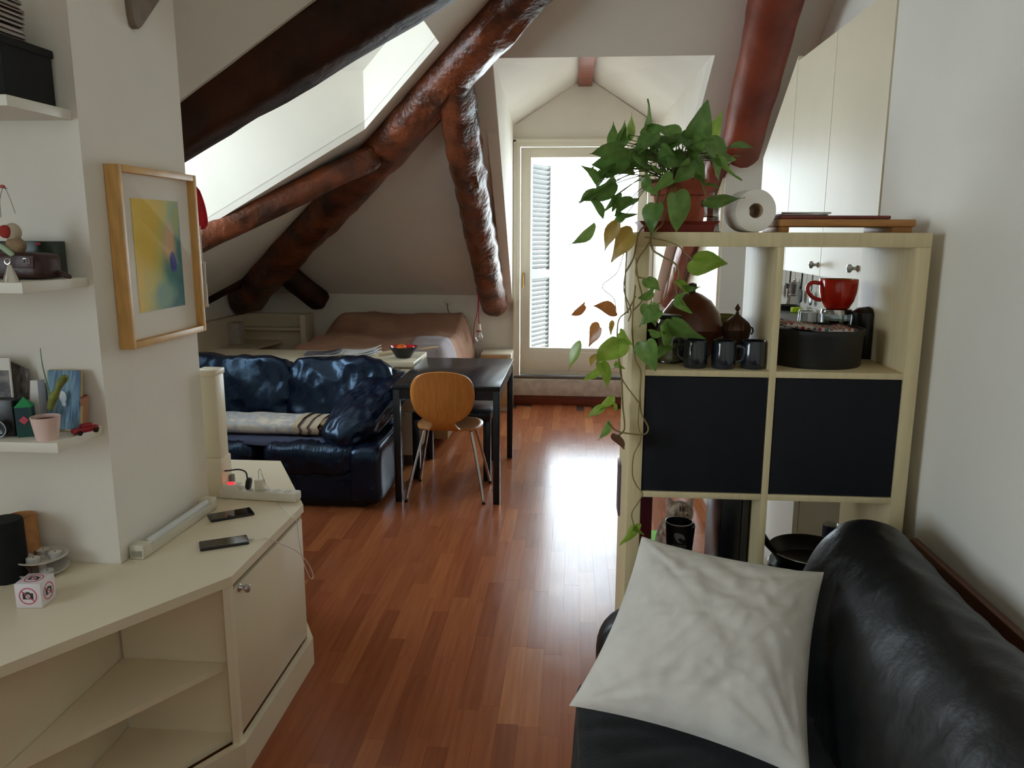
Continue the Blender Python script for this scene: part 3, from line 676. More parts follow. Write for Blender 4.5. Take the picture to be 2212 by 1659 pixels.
b = B(); b.box(-.004, .004, -.02, .02, 0, .09, m=rotm(0, math.radians(9), 0, (PY(172, 905, 2.05).x, 2.05, Z3 + .002))); b.ob('cover', mat('red_cover', C(150, 40, 38), .5), rb, smooth=0)
b = B(); b.box(.004, .009, -.0215, .019, 0, .087, m=rotm(0, math.radians(9), 0, (PY(172, 905, 2.05).x, 2.05, Z3 + .003))); b.ob('pages', mat('tan_pages', C(190, 140, 112), .8), rb, smooth=0)
car = thing('toy_car', 'little dark red toy car on the lowest niche shelf beside the pillar', 'toy car', (-1.37, 1.98, Z3))
CR = mat('toy_red', C(156, 28, 40), .3)
cm_ = rotm(0, 0, math.radians(62), (PY(183, 915, 1.99).x, 1.99, Z3))
b = B(); b.cushion((.075, .026, .016), cm_ @ Matrix.Translation((0, 0, .012)), n=6, e=4); b.cushion((.036, .022, .014), cm_ @ Matrix.Translation((.004, 0, .022)), n=5, e=3); b.ob('car_body', CR, car)
for sx_, sy_ in ((-.022, -.012), (-.022, .012), (.022, -.012), (.022, .012)):
    b = B(); b.cyl((0, 0, -.003), .007, .006, 14, m=cm_ @ Matrix.Translation((sx_, sy_, .007)) @ Matrix.Rotation(PI / 2, 4, 'X')); b.ob('wheel', BLACKPL, car)
gr = thing('green_cube_house', 'folded green paper box with a pink diamond, beside the cactus pot', 'paper box', (-1.48, 1.95, Z3))
gx, gz0, gz1, gzt = PY(52, 900, 1.95).x, Z3, PY(50, 878, 1.95).z, PY(47, 858, 1.95).z
gm = Matrix.Translation((gx, 1.955, 0)) @ Matrix.Rotation(math.radians(25), 4, 'Z')
b = B(); b.box(-.02, .02, -.02, .02, gz0, gz1, .001, m=gm); b.ob('box_body', mat('dark_green_paper', C(22, 84, 64), .6, col2=C(24, 60, 70), vscale=20), gr, smooth=0)
b = B(); b.lathe((0, 0, 0), [(.03, gz1), (0, gzt)], 4, gm @ Matrix.Rotation(PI / 4, 4, 'Z')); b.ob('roof', mat('bright_green_paper', C(40, 150, 90), .6), gr, smooth=0)
b = B(); b.lathe((0, 0, 0), [(0, 0), (.012, 0), (.012, .001), (0, .001)], 4, gm @ Matrix.Translation((0, -.0205, (gz0 + gz1) / 2 + .006)) @ Matrix.Rotation(PI / 2, 4, 'X')); b.ob('pink_diamond', mat('pink_paper', C(200, 84, 100), .6), gr, smooth=0)
cmr = thing('film_camera', 'black compact camera at the frame edge on the lowest niche shelf', 'camera', (-1.52, 1.94, Z3))
e0 = PY(30, 930, 1.93).x
b = B(); b.box(e0 - .09, e0, 1.935, 1.975, Z3 + .001, PY(10, 865, 1.93).z, .005); b.ob('camera_body', BLACKPL, cmr)
b = B(); b.lathe((0, 0, 0), [(0, 0), (.02, 0), (.02, .018), (.016, .02), (.015, .012), (0, .01)], 28, Matrix.Translation((e0 - .034, 1.936, Z3 + .026)) @ Matrix.Rotation(PI / 2, 4, 'X')); b.ob('lens', mat('lens_grey', C(70, 74, 80), .2, .4), cmr)
b = B(); b.lathe((0, 0, 0), [(.0205, .0), (.0225, 0), (.0225, .004), (.0205, .004)], 28, Matrix.Translation((e0 - .034, 1.92, Z3 + .026)) @ Matrix.Rotation(PI / 2, 4, 'X')); b.ob('lens_ring', STEEL, cmr)
def card(name, px, Y0, Y1, th, m, lab, cat):
    (ax, ay), (bx_, by), (c_x, cy_), (d_x, dy_) = px
    q = [PY(ax, ay, Y0), PY(bx_, by, Y0), PY(c_x, cy_, Y1), PY(d_x, dy_, Y1)]
    zm = min(q[0].z, q[1].z); q[0].z = q[1].z = Z3 + .001
    t = thing(name, lab, cat, (q[0] + q[1]) / 2)
    B().prism(q, (0, th, 0)).ob('card', m, t, smooth=0); return t, q
t, q = card('postcard', ((-40, 920), (32, 925), (17, 773), (-45, 772)), 1.99, 2.04, .004, mat('postcard_print', C(46, 44, 50), .5, col2=C(150, 140, 134), vscale=26, stretch=(.6, 1, 1.5)), 'large tilted photo postcard with a pale border behind the camera', 'postcard')
e_ = V((.0, -.0015, 0)); B().prism([q[3] + e_, q[2] + e_, q[2] + (q[1] - q[2]) * .17 + e_, q[3] + (q[0] - q[3]) * .17 + e_], (0, .001, 0)).ob('border', PAPER, t, smooth=0)
B().prism([q[2] + e_, q[2] + e_ + V((.004, 0, 0)), q[1] + e_ + V((.004, 0, 0)), q[1] + e_], (0, .005, 0)).ob('border', PAPER, t, smooth=0)
card('photo_print', ((36, 915), (58, 915), (60, 798), (22, 781)), 2.03, 2.065, .003, mat('sepia_print', C(62, 56, 54), .5, col2=C(140, 134, 130), vscale=34, stretch=(2, 1, .8)), 'narrow grey photo print leaning behind the tilted postcard', 'photo')
t, q = card('folded_card', ((62, 905), (86, 890), (80, 822), (65, 822)), 2.02, 2.03, .003, PAPER, 'folded white card standing between green box and blue canvas', 'card')
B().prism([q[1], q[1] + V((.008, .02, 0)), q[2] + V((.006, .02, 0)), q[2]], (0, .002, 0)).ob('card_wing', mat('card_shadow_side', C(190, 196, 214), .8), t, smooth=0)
card('dark_leaflet', ((86, 905), (104, 905), (99, 827), (83, 827)), 2.055, 2.07, .003, mat('dark_blue_print', C(30, 34, 48), .5, col2=C(70, 84, 120), vscale=30), 'dark blue leaflet between the white card and blue canvas', 'leaflet')
pr = PZ(52, 938, Z3 + .002); o = B().prism([PZ(x, y, Z3 + .0005) for x, y in ((34, 940), (66, 942), (76, 934), (48, 932))], (0, 0, .001)).ob('pink_paper_scrap', mat('crimson_paper', C(178, 60, 80), .6), smooth=0)
tag(o, 'flat crimson paper scrap in front of the pink cactus pot', 'paper')

# ------------------------------------------------------------------ things on the cabinet top
cb = thing('storage_tube', 'tall matt tan cardboard cylinder standing in the niche corner of cabinet top', 'cylinder', PZ(48, 1190, HC))
tb = PZ(50, 1195, HC); tb.y = 2.03; tx = PY(45, 1150, 2.03).x
b = B(); b.lathe((tx, 2.035, HC), [(0, 0), (.042, 0), (.042, .158), (.04, .162), (.037, .158), (.037, .12), (0, .12)], 36); b.ob('tube', mat('tan_cork', C(176, 122, 74), .85, var=.1, vscale=50), cb)
fb = thing('black_candle', 'thick furry black cylinder at the frame edge on the cabinet top', 'cylinder', (-1.68, 1.96, HC))
fx = PY(12, 1150, 1.97).x
b = B(); b.lathe((fx, 1.965, HC), [(0, 0), (.05, 0), (.05, .17), (.045, .176), (0, .176)], 40)
for v in b.bm.verts: v.co += (v.co - V((fx, 1.965, v.co.z))) * .05 * noise.noise(v.co * 120)
b.ob('pile_body', mat('black_pile', C(12, 15, 14), .95, bump=.8, bscale=300, bdist=.006), fb)
ts = thing('tiered_tray', 'two-tier white metal tray holding tealights, on the cabinet top', 'tray', (-1.53, 2.02, HC))
c2 = V((PY(92, 1225, 2.01).x, 2.01, 0))
TRW = mat('white_enamel', C(214, 208, 200), .35)
for zz, nm in ((HC + .004, 'lower_dish'), (HC + .042, 'upper_dish')):
    b = B(); b.lathe((c2.x, c2.y, zz), [(0, 0), (.05, 0), (.068, .008), (.07, .012), (.066, .012), (.05, .004), (0, .004)], 44); b.ob(nm, TRW, ts)
b = B(); b.cyl((c2.x, c2.y, HC), .01, .05, 16); b.ob('stem', TRW, ts)
b = B(); b.cyl((c2.x, c2.y, HC), .03, .006, 24); b.ob('foot', TRW, ts)
tl = None
tlab = ['unlit white tealight at the near edge of upper tray tier', 'unlit white tealight beside the stem on upper tray tier', 'unlit white tealight at the back of upper tray tier, smoky rim', 'unlit white tealight at the pillar side of upper tray tier', 'white tealight on the lower tray tier']
for k, (dx, dy, dz_) in enumerate(((-.03, -.022, .046), (.0, -.034, .046), (-.012, .026, .046), (.034, .012, .046), (.034, -.03, .008))):
    t = thing('tealight', tlab[k], 'candle', (c2.x + dx, c2.y + dy, HC + dz_), 'tealights on the tray')
    o_ = V((c2.x + dx, c2.y + dy, HC + dz_))
    b = B(); b.lathe(o_, [(0, 0), (.0185, 0), (.019, .014), (.0178, .014), (.0175, .011), (0, .011)], 24); b.ob('cup', mat('tealight_tin', C(206, 204, 200), .3, .6), t)
    b = B(); b.cyl(o_ + V((0, 0, .0105)), .0174, .0018, 20); b.ob('wax', mat('white_wax', C(232, 228, 218), .5), t)
    b = B(); b.rod(o_ + V((0, 0, .012)), o_ + V((.001, 0, .018)), .0008, 6); b.ob('wick', BLACKPL, t)
nut = thing('walnut_shell', 'dark brown ring-shaped nutshell on the lower tray tier', 'shell', (c2.x - .02, c2.y - .035, HC + .008))
b = B(); b.tube([(c2.x - .02 + .011 * math.cos(a * PI / 9), c2.y - .04, HC + .022 + .011 * math.sin(a * PI / 9)) for a in range(18)], .005, 8, closed=True); b.ob('shell_ring', mat('dark_brown', C(66, 48, 42), .5, var=.3, vscale=60), nut)
nut2 = B(); nut2.sphere((c2.x - .045, c2.y - .015, HC + .018), .012, 14, 8, (1.3, 1, .8)); o = nut2.ob('dark_pebble', mat('dark_pebble', C(48, 42, 44), .5)); tag(o, 'dark pebble at the back of the lower tray tier', 'pebble')

# cube with no-photo signs
s_ = .068
cq = PZ(98, 1323, HC)
cube = thing('sign_cube', 'white acrylic cube printed with red no-photography signs, on the cabinet top', 'sign cube', cq)
ang = math.radians(6)
km = Matrix.Translation((-1.405, 1.83, HC + s_ / 2 + .0005)) @ Matrix.Rotation(ang, 4, 'Z')
b = B(); b.box(-s_ / 2, s_ / 2, -s_ / 2, s_ / 2, -s_ / 2, s_ / 2, .0025, m=km); b.ob('cube_body', mat('white_acrylic_gloss', C(226, 218, 222), .25), cube)
PKR = mat('sign_red', C(196, 74, 100), .5); PKK = mat('sign_black', C(52, 42, 46), .5); PKG = mat('sign_grey', C(206, 198, 200), .5)
def sign(fm):
    def ring(r0, r1, z, h, cx_=0, cy_=0, seg=36):
        b.lathe((cx_, cy_, z), [(r0, 0), (r1, 0), (r1, h), (r0, h), (r0, 0)], seg, fm)
    b = B(); ring(.0205, .0232, 0, .0005)
    b2 = B(); b2.box(-.0135, .0135, -.0085, .0085, 0, .0006, m=fm); b2.box(-.005, .005, .0085, .0115, 0, .0006, m=fm); b2.box(-.012, -.008, .0085, .0105, 0, .0006, m=fm); b2.ob('camera_symbol', PKK, cube, smooth=0)
    b.ob('sign_ring', PKR, cube, smooth=0)
    b = B(); ring(0.0001, .0062, .0006, .0004, 0, -.0005, 24); b.ob('lens_symbol', PKG, cube, smooth=0)
    b = B(); b.box(-.0205, .0205, -.0011, .0011, .0010, .0014, m=fm @ Matrix.Rotation(math.radians(-42), 4, 'Z')); b.ob('sign_bar', PKR, cube, smooth=0)
h_ = s_ / 2 + .0001
sign(km @ Matrix.Translation((0, 0, h_)))
sign(km @ Matrix.Translation((0, -h_, 0)) @ Matrix.Rotation(PI / 2, 4, 'X'))
sign(km @ Matrix.Translation((h_, 0, 0)) @ Matrix.Rotation(PI / 2, 4, 'Z') @ Matrix.Rotation(PI / 2, 4, 'X'))

# neon batten lying along the pillar foot
nl = thing('tube_lamp', 'slim white fluorescent batten lamp lying along the foot of the pillar', 'lamp', (-1.29, 2.35, HC))
a0, a1 = V((-1.293, 2.12, HC)), V((-1.275, 2.575, HC)); dv = (a1 - a0).normalized(); lm = frame_m(a0, dv, V((-dv.y, dv.x, 0))); LL = (a1 - a0).length
BAT = mat('batten_white', C(214, 208, 190), .4)
b = B(); b.box(0, LL, -.022, .022, .001, .03, .003, m=lm); b.ob('batten_body', BAT, nl)
b = B(); b.box(0, .045, -.024, .024, .001, .045, .006, m=lm); b.ob('end_cap', BAT, nl)
b = B(); b.box(LL - .045, LL, -.024, .024, .001, .045, .006, m=lm); b.ob('end_cap', BAT, nl)
b = B(); b.rod(lm @ V((.045, -.006, .034)), lm @ V((LL - .045, -.006, .034)), .0125, 16); b.ob('glass_tube', mat('frosted_tube', C(214, 216, 216), .2), nl)

def phone(px_c, ang, L, W, lab, scr):
    c = PZ(*px_c, HC + .004); t = thing('smartphone', lab, 'phone', (c.x, c.y, HC))
    m = Matrix.Translation((c.x, c.y, HC + .0045)) @ Matrix.Rotation(ang, 4, 'Z')
    b = B(); b.box(-L / 2, L / 2, -W / 2, W / 2, -.004, .004, .003, m=m, seg=3); b.ob('phone_body', BLACKPL, t)
    b = B(); b.box(-L / 2 + .003, L / 2 - .003, -W / 2 + .003, W / 2 - .003, .004, .0046, m=m); b.ob('screen', mat('phone_glass', C(14, 14, 15), .06, spec=.7), t, smooth=0)
    b = B(); b.cyl((L / 2 - .012, 0, .0046), .003, .0004, 14, m=m); b.ob('camera_lens', mat('lens_black', C(40, 40, 46), .1), t)
    return t, m
phone((499, 1112), math.atan2(2.552 - 2.47, -1.11 + 1.225), .145, .07, 'black smartphone nearest the power strip, unplugged', 0)
t2, m2 = phone((484, 1173), math.atan2(2.30 - 2.225, -1.02 + 1.155), .145, .07, 'black smartphone near the cabinet edge with charging cable', 0)

# power strip
ps = thing('power_strip', 'white power strip with a glowing red switch on the cabinet top', 'power strip', (-1.12, 2.68, HC))
q0, q1 = PZ(480, 1082, HC), PZ(632, 1087, HC); q0 = V((-1.29, 2.70, HC)); q1 = V((-.99, 2.675, HC))
dv = (q1 - q0).normalized(); pm_ = frame_m(q0, dv, V((-dv.y, dv.x, 0))); PL_ = (q1 - q0).length
PSW = mat('strip_white', C(226, 220, 206), .4)
b = B(); b.box(0, PL_, -.027, .027, .001, .034, .006, m=pm_); b.ob('strip_body', PSW, ps)
b = B(); b.cushion((.075, .054, .05), pm_ @ Matrix.Translation((.045, 0, .03)), n=6, e=4); b.ob('switch_housing', PSW, ps)
b = B(); b.box(-.012, .012, -.007, .007, 0, .006, .002, m=pm_ @ Matrix.Translation((.042, -.008, .053))); b.ob('red_switch', mat('glowing_red', C(230, 20, 30), .3, emit=(C(255, 20, 36), 2.5)), ps)
for k in range(3):
    b = B(); b.cyl((0, 0, 0), .016, .0012, 20, m=pm_ @ Matrix.Translation((.175 + k * .042, 0, .0335))); b.ob('socket', mat('socket_grey', C(196, 190, 178), .5), ps)
pg = thing('black_plug', 'black two-pin plug with its cable in the power strip', 'plug', pm_ @ V((.105, 0, .034)))
b = B(); b.cushion((.02, .026, .045), pm_ @ Matrix.Translation((.108, 0, .056)) @ Matrix.Rotation(.2, 4, 'Y'), n=5, e=3.5); b.ob('plug_body', BLACKPL, pg)
b = B(); b.tube([pm_ @ V(p) for p in ((.104, 0, .075), (.098, 0, .1), (.07, .0, .108), (.03, .005, .1), (.0, .01, .095), (-.02, .012, .09))], .003, 8, smooth=6); b.ob('cable', BLACKPL, pg)
adp = thing('grey_adapter', 'small dark grey travel adapter at the back of the power strip', 'adapter', pm_ @ V((.015, .05, .001)))
b = B(); b.box(-.02, .02, -.014, .014, 0, .07, .003, m=pm_ @ Matrix.Translation((.0, .05, .0))); b.ob('adapter_body', mat('adapter_grey', C(112, 104, 98), .5), adp)
b = B(); b.box(-.018, -.004, -.014, .014, .07, .1, .003, m=pm_ @ Matrix.Translation((.0, .05, .0))); b.ob('adapter_plug', BLACKPL, adp)
ch = thing('usb_charger', 'white charger in the power strip with a long white looping cable', 'charger', pm_ @ V((.155, 0, .034)))
b = B(); b.box(-.016, .016, -.014, .014, .0345, .075, .003, m=pm_ @ Matrix.Translation((.152, 0, 0))); b.ob('charger_body', PSW, ch)
CW = mat('cable_white', C(222, 216, 206), .45)
endp = m2 @ V((.073, 0, .0))
pts = [pm_ @ V((.148, 0, .075)), pm_ @ V((.15, 0, .105)), pm_ @ V((.16, -.004, .115)), pm_ @ V((.17, -.01, .09)), PZ(585, 1065, HC + .012), PZ(612, 1098, HC + .004), PZ(632, 1117, HC + .003), PX(641, 1126, -.952), PX(646, 1170, -.94), PX(656, 1215, -.936), PX(668, 1245, -.93), PX(674, 1250, -.93), PX(676, 1240, -.93), PX(664, 1215, -.935), PX(640, 1190, -.945), PX(600, 1172, -.952), PZ(575, 1163, HC + .004), PZ(558, 1166, HC + .004), endp + V((.01, .004, 0)), endp]
b = B(); b.tube(pts, .0016, 8, smooth=7); b.ob('charging_cable', CW, ch)
b = B(); b.rod(endp, endp + (m2.to_3x3() @ V((.018, 0, 0))), .0032, 10); b.ob('cable_plug', CW, ch)
# ================================================================== MIDDLE: leather sofa, sideboard, bed, table
T = Matrix.Translation
sofa = thing('leather_sofa', 'blue-black creased leather sofa with a folded blanket on its seat', 'sofa', (-1.95, 4.7, 0))
def part(b, nm, m, p, smooth=40): return b.ob(nm, m, p, smooth)
b = B(); b.cushion((1.72, .62, .23), T((-2.0, 4.62, .135)), n=16, e=9, wr=.006, ws=4, seed=1); part(b, 'base', LEAB, sofa, 60)
b = B(); b.box(-2.8, -1.2, 4.36, 5.1, .0, .03); part(b, 'plinth', BLACKPL, sofa)
for k, (xa, xb, sd) in enumerate(((-2.72, -1.84, 2), (-1.83, -1.22, 3))):
    b = B(); b.cushion((xb - xa, .66, .2), T(((xa + xb) / 2, 4.6, .292)), n=30, e=4.5, puff=.02, wr=.013, ws=8, seed=sd); part(b, 'seat_cushion', LEABW, sofa, 180)
b = B(); b.cushion((1.66, .2, .62), T((-2.0, 5.05, .36)), n=14, e=7, wr=.008, ws=4, seed=9); part(b, 'back_frame', LEAB, sofa, 180)
for k, (xa, xb, sd) in enumerate(((-2.72, -1.80, 4), (-1.83, -1.16, 5))):
    m = rotm(math.radians(-14), 0, 0, ((xa + xb) / 2, 4.93, .575))
    b = B(); b.cushion((xb - xa + .02, .27, .46), m, n=36, e=4.6, wr=.03, ws=5, seed=sd); part(b, 'back_cushion', LEAB, sofa, 180)
# flared arm: body and pad rolling from the back to the front
b = B(); b.cushion((.19, .74, .36), T((-1.195, 4.66, .20)), n=14, e=7, wr=.006, ws=5, seed=6); part(b, 'arm', LEAB, sofa, 180)
m = frame_m((-1.262, 4.68, .53), (.22, .62, .26), (-1, .3, .1)) @ Matrix.Rotation(-PI / 2, 4, 'Z')
b = B(); b.cushion((.31, .78, .21), m, n=28, e=2.8, wr=.02, ws=9, seed=7); part(b, 'arm_pad', LEAB, sofa, 180)
m = rotm(0, math.radians(-8), 0, (-2.78, 4.68, .3)); b = B(); b.cushion((.24, .8, .56), m, n=12, e=5, wr=.01, seed=8); part(b, 'arm', LEAB, sofa, 180)
# thin throw and folded blanket on the seat
th = B()
def thf(u, v):
    x = -2.45 + 1.07 * u; y = 4.34 + .42 * v
    return V((x, y, .396 + .012 * noise.noise(V((x * 7, y * 7, 0))) + .01 * v - (.03 * max(0, .12 - v) / .12)))
th.grid(thf, 40, 16); o = th.ob('seat_throw', mat('slate_throw', C(66, 72, 98), .9, bump=.3, bscale=200), smooth=180)
sm_ = o.modifiers.new('t', 'SOLIDIFY'); sm_.thickness = .006; sm_.offset = 1; tag(o, 'thin slate-blue throw spread on the leather sofa seat under the blanket', 'throw')
bl = thing('folded_blanket', 'folded cream patterned blanket with brown stripes lying on the leather sofa', 'blanket', (-1.85, 4.58, .405))
bm_ = bpy.data.materials.new('blanket_pattern'); bm_.use_nodes = True; nt = bm_.node_tree; bs = nt.nodes['Principled BSDF']; bs.inputs['Roughness'].default_value = .95
tc = nt.nodes.new('ShaderNodeTexCoord'); vo = nt.nodes.new('ShaderNodeTexNoise'); vo.inputs['Scale'].default_value = 9; vo.inputs['Detail'].default_value = 2
nt.links.new(tc.outputs['Object'], vo.inputs['Vector'])
nt.links.new(ramp_(vo.outputs[0], [(.0, C(196, 196, 198)), (.38, C(222, 216, 206)), (.5, C(178, 182, 190)), (.58, C(214, 204, 192)), (.7, C(226, 222, 214)), (1, C(176, 172, 172))]), bs.inputs['Base Color'])
BLS = mat('blanket_beige_stripe', C(196, 180, 158), .95, bump=.5, bscale=160); BLB = mat('blanket_brown_stripe', C(128, 114, 108), .95, bump=.5, bscale=160)
def blanket(x0, x1, m, nm, seed=0, grow=1.0):
    b = B()
    def fn(u, v):
        a = 2 * PI * v; x = x0 + (x1 - x0) * u
        hy, hz = .15 * grow, .045 * grow
        ca, sa = math.cos(a), math.sin(a); q = (abs(ca) ** 3.2 + abs(sa) ** 3.2) ** (-1 / 3.2)
        z = .405 + .045 + hz * sa * q + .018 * (noise.noise(V((x * 6, 1, seed))) if sa > 0 else 0) + .012 * max(0, (-1.9 - x))
        return V((x + .01 * noise.noise(V((a * 2, 0, 4))), 4.56 + hy * ca * q, z))
    b.grid(fn, 24, 33)
    return b.ob(nm, m, bl, smooth=180)
blanket(-2.6, -1.645, bm_, 'blanket_fold')
for k, (xa, xb, mm, gw) in enumerate(((-1.65, -1.61, BLS, 1.05), (-1.615, -1.585, BLB, 1.0), (-1.59, -1.555, BLS, 1.05), (-1.56, -1.53, BLB, 1.0), (-1.535, -1.49, BLS, 1.04))): blanket(xa, xb, mm, 'stripe', k, gw)
b = B()
for k in range(3): b.cushion((.12, .26, .03), T((-1.45, 4.56, .422 + .027 * k)), n=8, e=4, wr=.004, seed=k)
b.ob('folded_end', mat('blanket_back', C(150, 128, 104), .95, bump=.4, bscale=150), bl, smooth=180)

# sideboard behind the sofa
sbd = thing('sideboard', 'long low cream sideboard behind the leather sofa with newspapers and fruit bowl', 'sideboard', (-1.85, 5.41, 0))
b = B(); b.box(-2.66, -1.075, 5.20, 5.66, .08, .705); part(b, 'carcass', CREAM, sbd)
b = B(); b.box(-2.68, -1.068, 5.174, 5.663, .705, .74, .002); part(b, 'top', CREAM, sbd)
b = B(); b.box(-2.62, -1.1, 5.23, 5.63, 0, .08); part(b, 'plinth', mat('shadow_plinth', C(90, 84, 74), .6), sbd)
for xa, xb in ((-2.65, -2.2), (-2.195, -1.745), (-1.74, -1.29), (-1.285, -1.08)):
    for za, zb_ in ((.09, .39), (.395, .69)):
        b = B(); b.box(xa, xb, 5.18, 5.2, za, zb_, .002); d_ = part(b, 'drawer', CREAM, sbd)
        b = B(); b.box((xa + xb) / 2 - .05, (xa + xb) / 2 + .05, 5.172, 5.182, zb_ - .02, zb_ - .008, .002); b.ob('handle', STEEL, d_)
NP = bpy.data.materials.new('newsprint'); NP.use_nodes = True; nt = NP.node_tree; bs = nt.nodes['Principled BSDF']; bs.inputs['Roughness'].default_value = .85
tc = nt.nodes.new('ShaderNodeTexCoord'); mp = nt.nodes.new('ShaderNodeMapping'); mp.inputs['Scale'].default_value = (9, 90, 1); nt.links.new(tc.outputs['Object'], mp.inputs[0])
nz = nt.nodes.new('ShaderNodeTexNoise'); nz.inputs['Scale'].default_value = 1.2; nt.links.new(mp.outputs[0], nz.inputs[0])
nt.links.new(ramp_(nz.outputs[0], [(.35, C(226, 228, 230)), (.6, C(238, 238, 236)), (.7, C(150, 154, 160))]), bs.inputs['Base Color'])
def paper(nm, c, ang, L, W, n, m, lab, lift=.0, cat='newspaper'):
    t = thing(nm, lab, cat, c)
    for k in range(n):
        def fn(u, v, k=k):
            x, y = (u - .5) * L, (v - .5) * W
            return rotm(0, 0, ang + .02 * k, c) @ V((x, y, .003 + k * .006 + lift * (u ** 3) * (1 + k) + .004 * math.sin(u * 5 + k)))
        b = B(); b.grid(fn, 16, 6); o = b.ob('sheet', m if k == n - 1 else NP, t, smooth=180)
        s_ = o.modifiers.new('t', 'SOLIDIFY'); s_.thickness = .004
    return t
paper('magazine', PZ(700, 766, .743), .15, .26, .2, 2, mat('dark_cover', C(74, 62, 80), .4, col2=C(150, 150, 160), vscale=9), 'dark-covered magazine lying open on the sideboard beside the newspapers', .02, 'magazine')
paper('newspaper', PZ(772, 764, .743), -.05, .3, .22, 3, NP, 'stack of folded newspapers on the sideboard between magazine and fruit bowl', .012)
ns = PZ(828, 768, .745); b = B()
b.tube([ns + V((-.03, -.05, .016)), ns + V((.1, .22, .012))], .013, 10); o = b.ob('rolled_paper', mat('yellowed_paper', C(214, 196, 160), .8)); tag(o, 'rolled yellowish paper on the sideboard beside the newspapers', 'paper roll')
bw = thing('fruit_bowl', 'black conical bowl with a red inside on the sideboard', 'bowl', PZ(872, 772, .741))
bc = PZ(872, 772, .741)
b = B(); b.lathe(bc, [(0, 0), (.05, 0), (.055, .006), (.098, .075), (.101, .08)], 40); b.ob('outer_shell', mat('matt_black_ceramic', C(22, 20, 20), .4), bw)
b = B(); b.lathe(bc, [(.101, .08), (.096, .079), (.05, .012), (0, .01)], 40); b.ob('inner_glaze', mat('red_glaze', C(190, 26, 40), .2), bw)
fr_m = mat('orange_peel', C(236, 108, 24), .45, bump=.3, bscale=240, bdist=.001)
def fruit(nm, d, r, m, lab, cat):
    c = bc + V(d); t = thing(nm, lab, cat, c - V((0, 0, r)))
    b = B(); b.sphere(c, r, 24, 14, (1, 1, .93)); b.ob('peel', m, t, smooth=180)
    b = B(); b.cyl(c + V((0, 0, r * .9)), .004, .003, 8); b.ob('stem_end', mat('stem_green', C(70, 80, 40), .8), t)
fruit('orange', (-.01, -.02, .06), .04, fr_m, 'orange lying on top in the black fruit bowl', 'orange')
fruit('red_apple', (.045, .01, .055), .036, mat('apple_red', C(190, 30, 36), .3, var=.25, vscale=14), 'red apple beside the orange in the black fruit bowl', 'apple')
ws = B(); wc = PZ(925, 754, .745); ws.cushion((.2, .05, .012), rotm(0, 0, math.radians(55), wc + V((0, .0, .008))), n=6, e=3); o = ws.ob('wooden_spoon', mat('pale_wood', C(206, 178, 128), .6)); tag(o, 'flat pale wooden board at the back of sideboard by the fruit bowl', 'board')

# bed with its spread
bed = thing('bed', 'low bed with beige-brown bedspread and pillow mound against the north wall', 'bed', (-1.75, 6.5, 0))
b = B(); b.box(-2.38, -.93, 5.75, 7.25, .05, .3, .01); part(b, 'bed_frame', mat('bed_wood', C(170, 140, 100), .5), bed)
b = B(); b.cushion((1.44, 1.5, .26), T((-1.66, 6.5, .43)), n=8, e=9); part(b, 'mattress', LINEN, bed, 180)
b = B(); b.cushion((1.25, .42, .2), rotm(math.radians(22), 0, 0, (-1.6, 7.05, .68)), n=10, e=3, puff=.03, seed=4); part(b, 'pillow', LINEN, bed, 180)
def smooth_(a, e0, e1): t = max(0, min(1, (a - e0) / (e1 - e0))); return t * t * (3 - 2 * t)
def spread(u, v):
    x = -2.46 + 1.64 * u; y = 5.72 + 1.58 * v
    ex = smooth_(x, -2.46, -2.1) * (1 - smooth_(x, -1.02, -.82)); 
    z = .42 + .32 * ex * (.45 + .55 * smooth_(y, 5.7, 5.95)) + .14 * ex * smooth_(y, 6.75, 7.1) - .05 * smooth_(y, 7.15, 7.32)
    z += .02 * noise.noise(V((x * 3, y * 5, 0))) + .014 * noise.noise(V((x * 9, y * 3, 3)))
    f = y - (6.35 + .2 * math.sin(x * 1.4)); z += .022 * math.exp(-(f * 9) ** 2) * ex
    if x < -2.36 or x > -.95: z -= .28 * (max(0, -2.36 - x) / .1 + max(0, x + .95) / .16) * .9
    return V((x, y, max(.06, z)))
b = B(); b.grid(spread, 70, 60); o = b.ob('bedspread', mat('bedspread_brown', C(158, 116, 94), .95, col2=C(178, 140, 116), vscale=3, bump=.3, bscale=120), bed, smooth=180)
o.modifiers.new('t', 'SOLIDIFY').thickness = .012
def fold(u, v):
    x = -1.25 + .43 * u; y = 5.715 + .55 * v; p = spread((x + 2.46) / 1.64, min(1, (y - 5.72) / 1.58)); p.z += .018 + .008 * noise.noise(V((x * 12, y * 8, 0))); return p
b = B(); b.grid(fold, 24, 20); o = b.ob('turned_sheet', mat('lavender_sheet', C(170, 160, 162), .95, bump=.3, bscale=100), bed, smooth=180)
o.modifiers.new('t', 'SOLIDIFY').thickness = .01

# low corner shelf unit at the head end
cs = thing('corner_shelf_unit', 'low cream corner shelf unit at the foot of the dark log rafter', 'shelf unit', (-2.9, 7.2, 0))
b = B(); b.box(-3.19, -2.49, 7.27, 7.34, 0, .845, .003); part(b, 'back_board', CREAM, cs)
b = B(); b.box(-2.53, -2.48, 7.10, 7.34, 0, .85, .003); part(b, 'side_board', CREAM, cs)
b = B(); b.box(-3.19, -2.53, 7.14, 7.27, .70, .722, .002); part(b, 'shelf_board', CREAM, cs)
b = B(); b.box(-3.19, -3.13, 5.7, 7.27, 0, .84, .003); part(b, 'west_board', CREAM, cs)
b = B(); b.prism([(-3.13, 7.14, .57), (-3.13, 5.9, .57), (-2.95, 5.9, .57), (-2.75, 7.27, .57), (-3.13, 7.27, .57)], (0, 0, .022)); part(b, 'corner_board', CREAM, cs)
bs_ = PY(504, 714, 6.9)
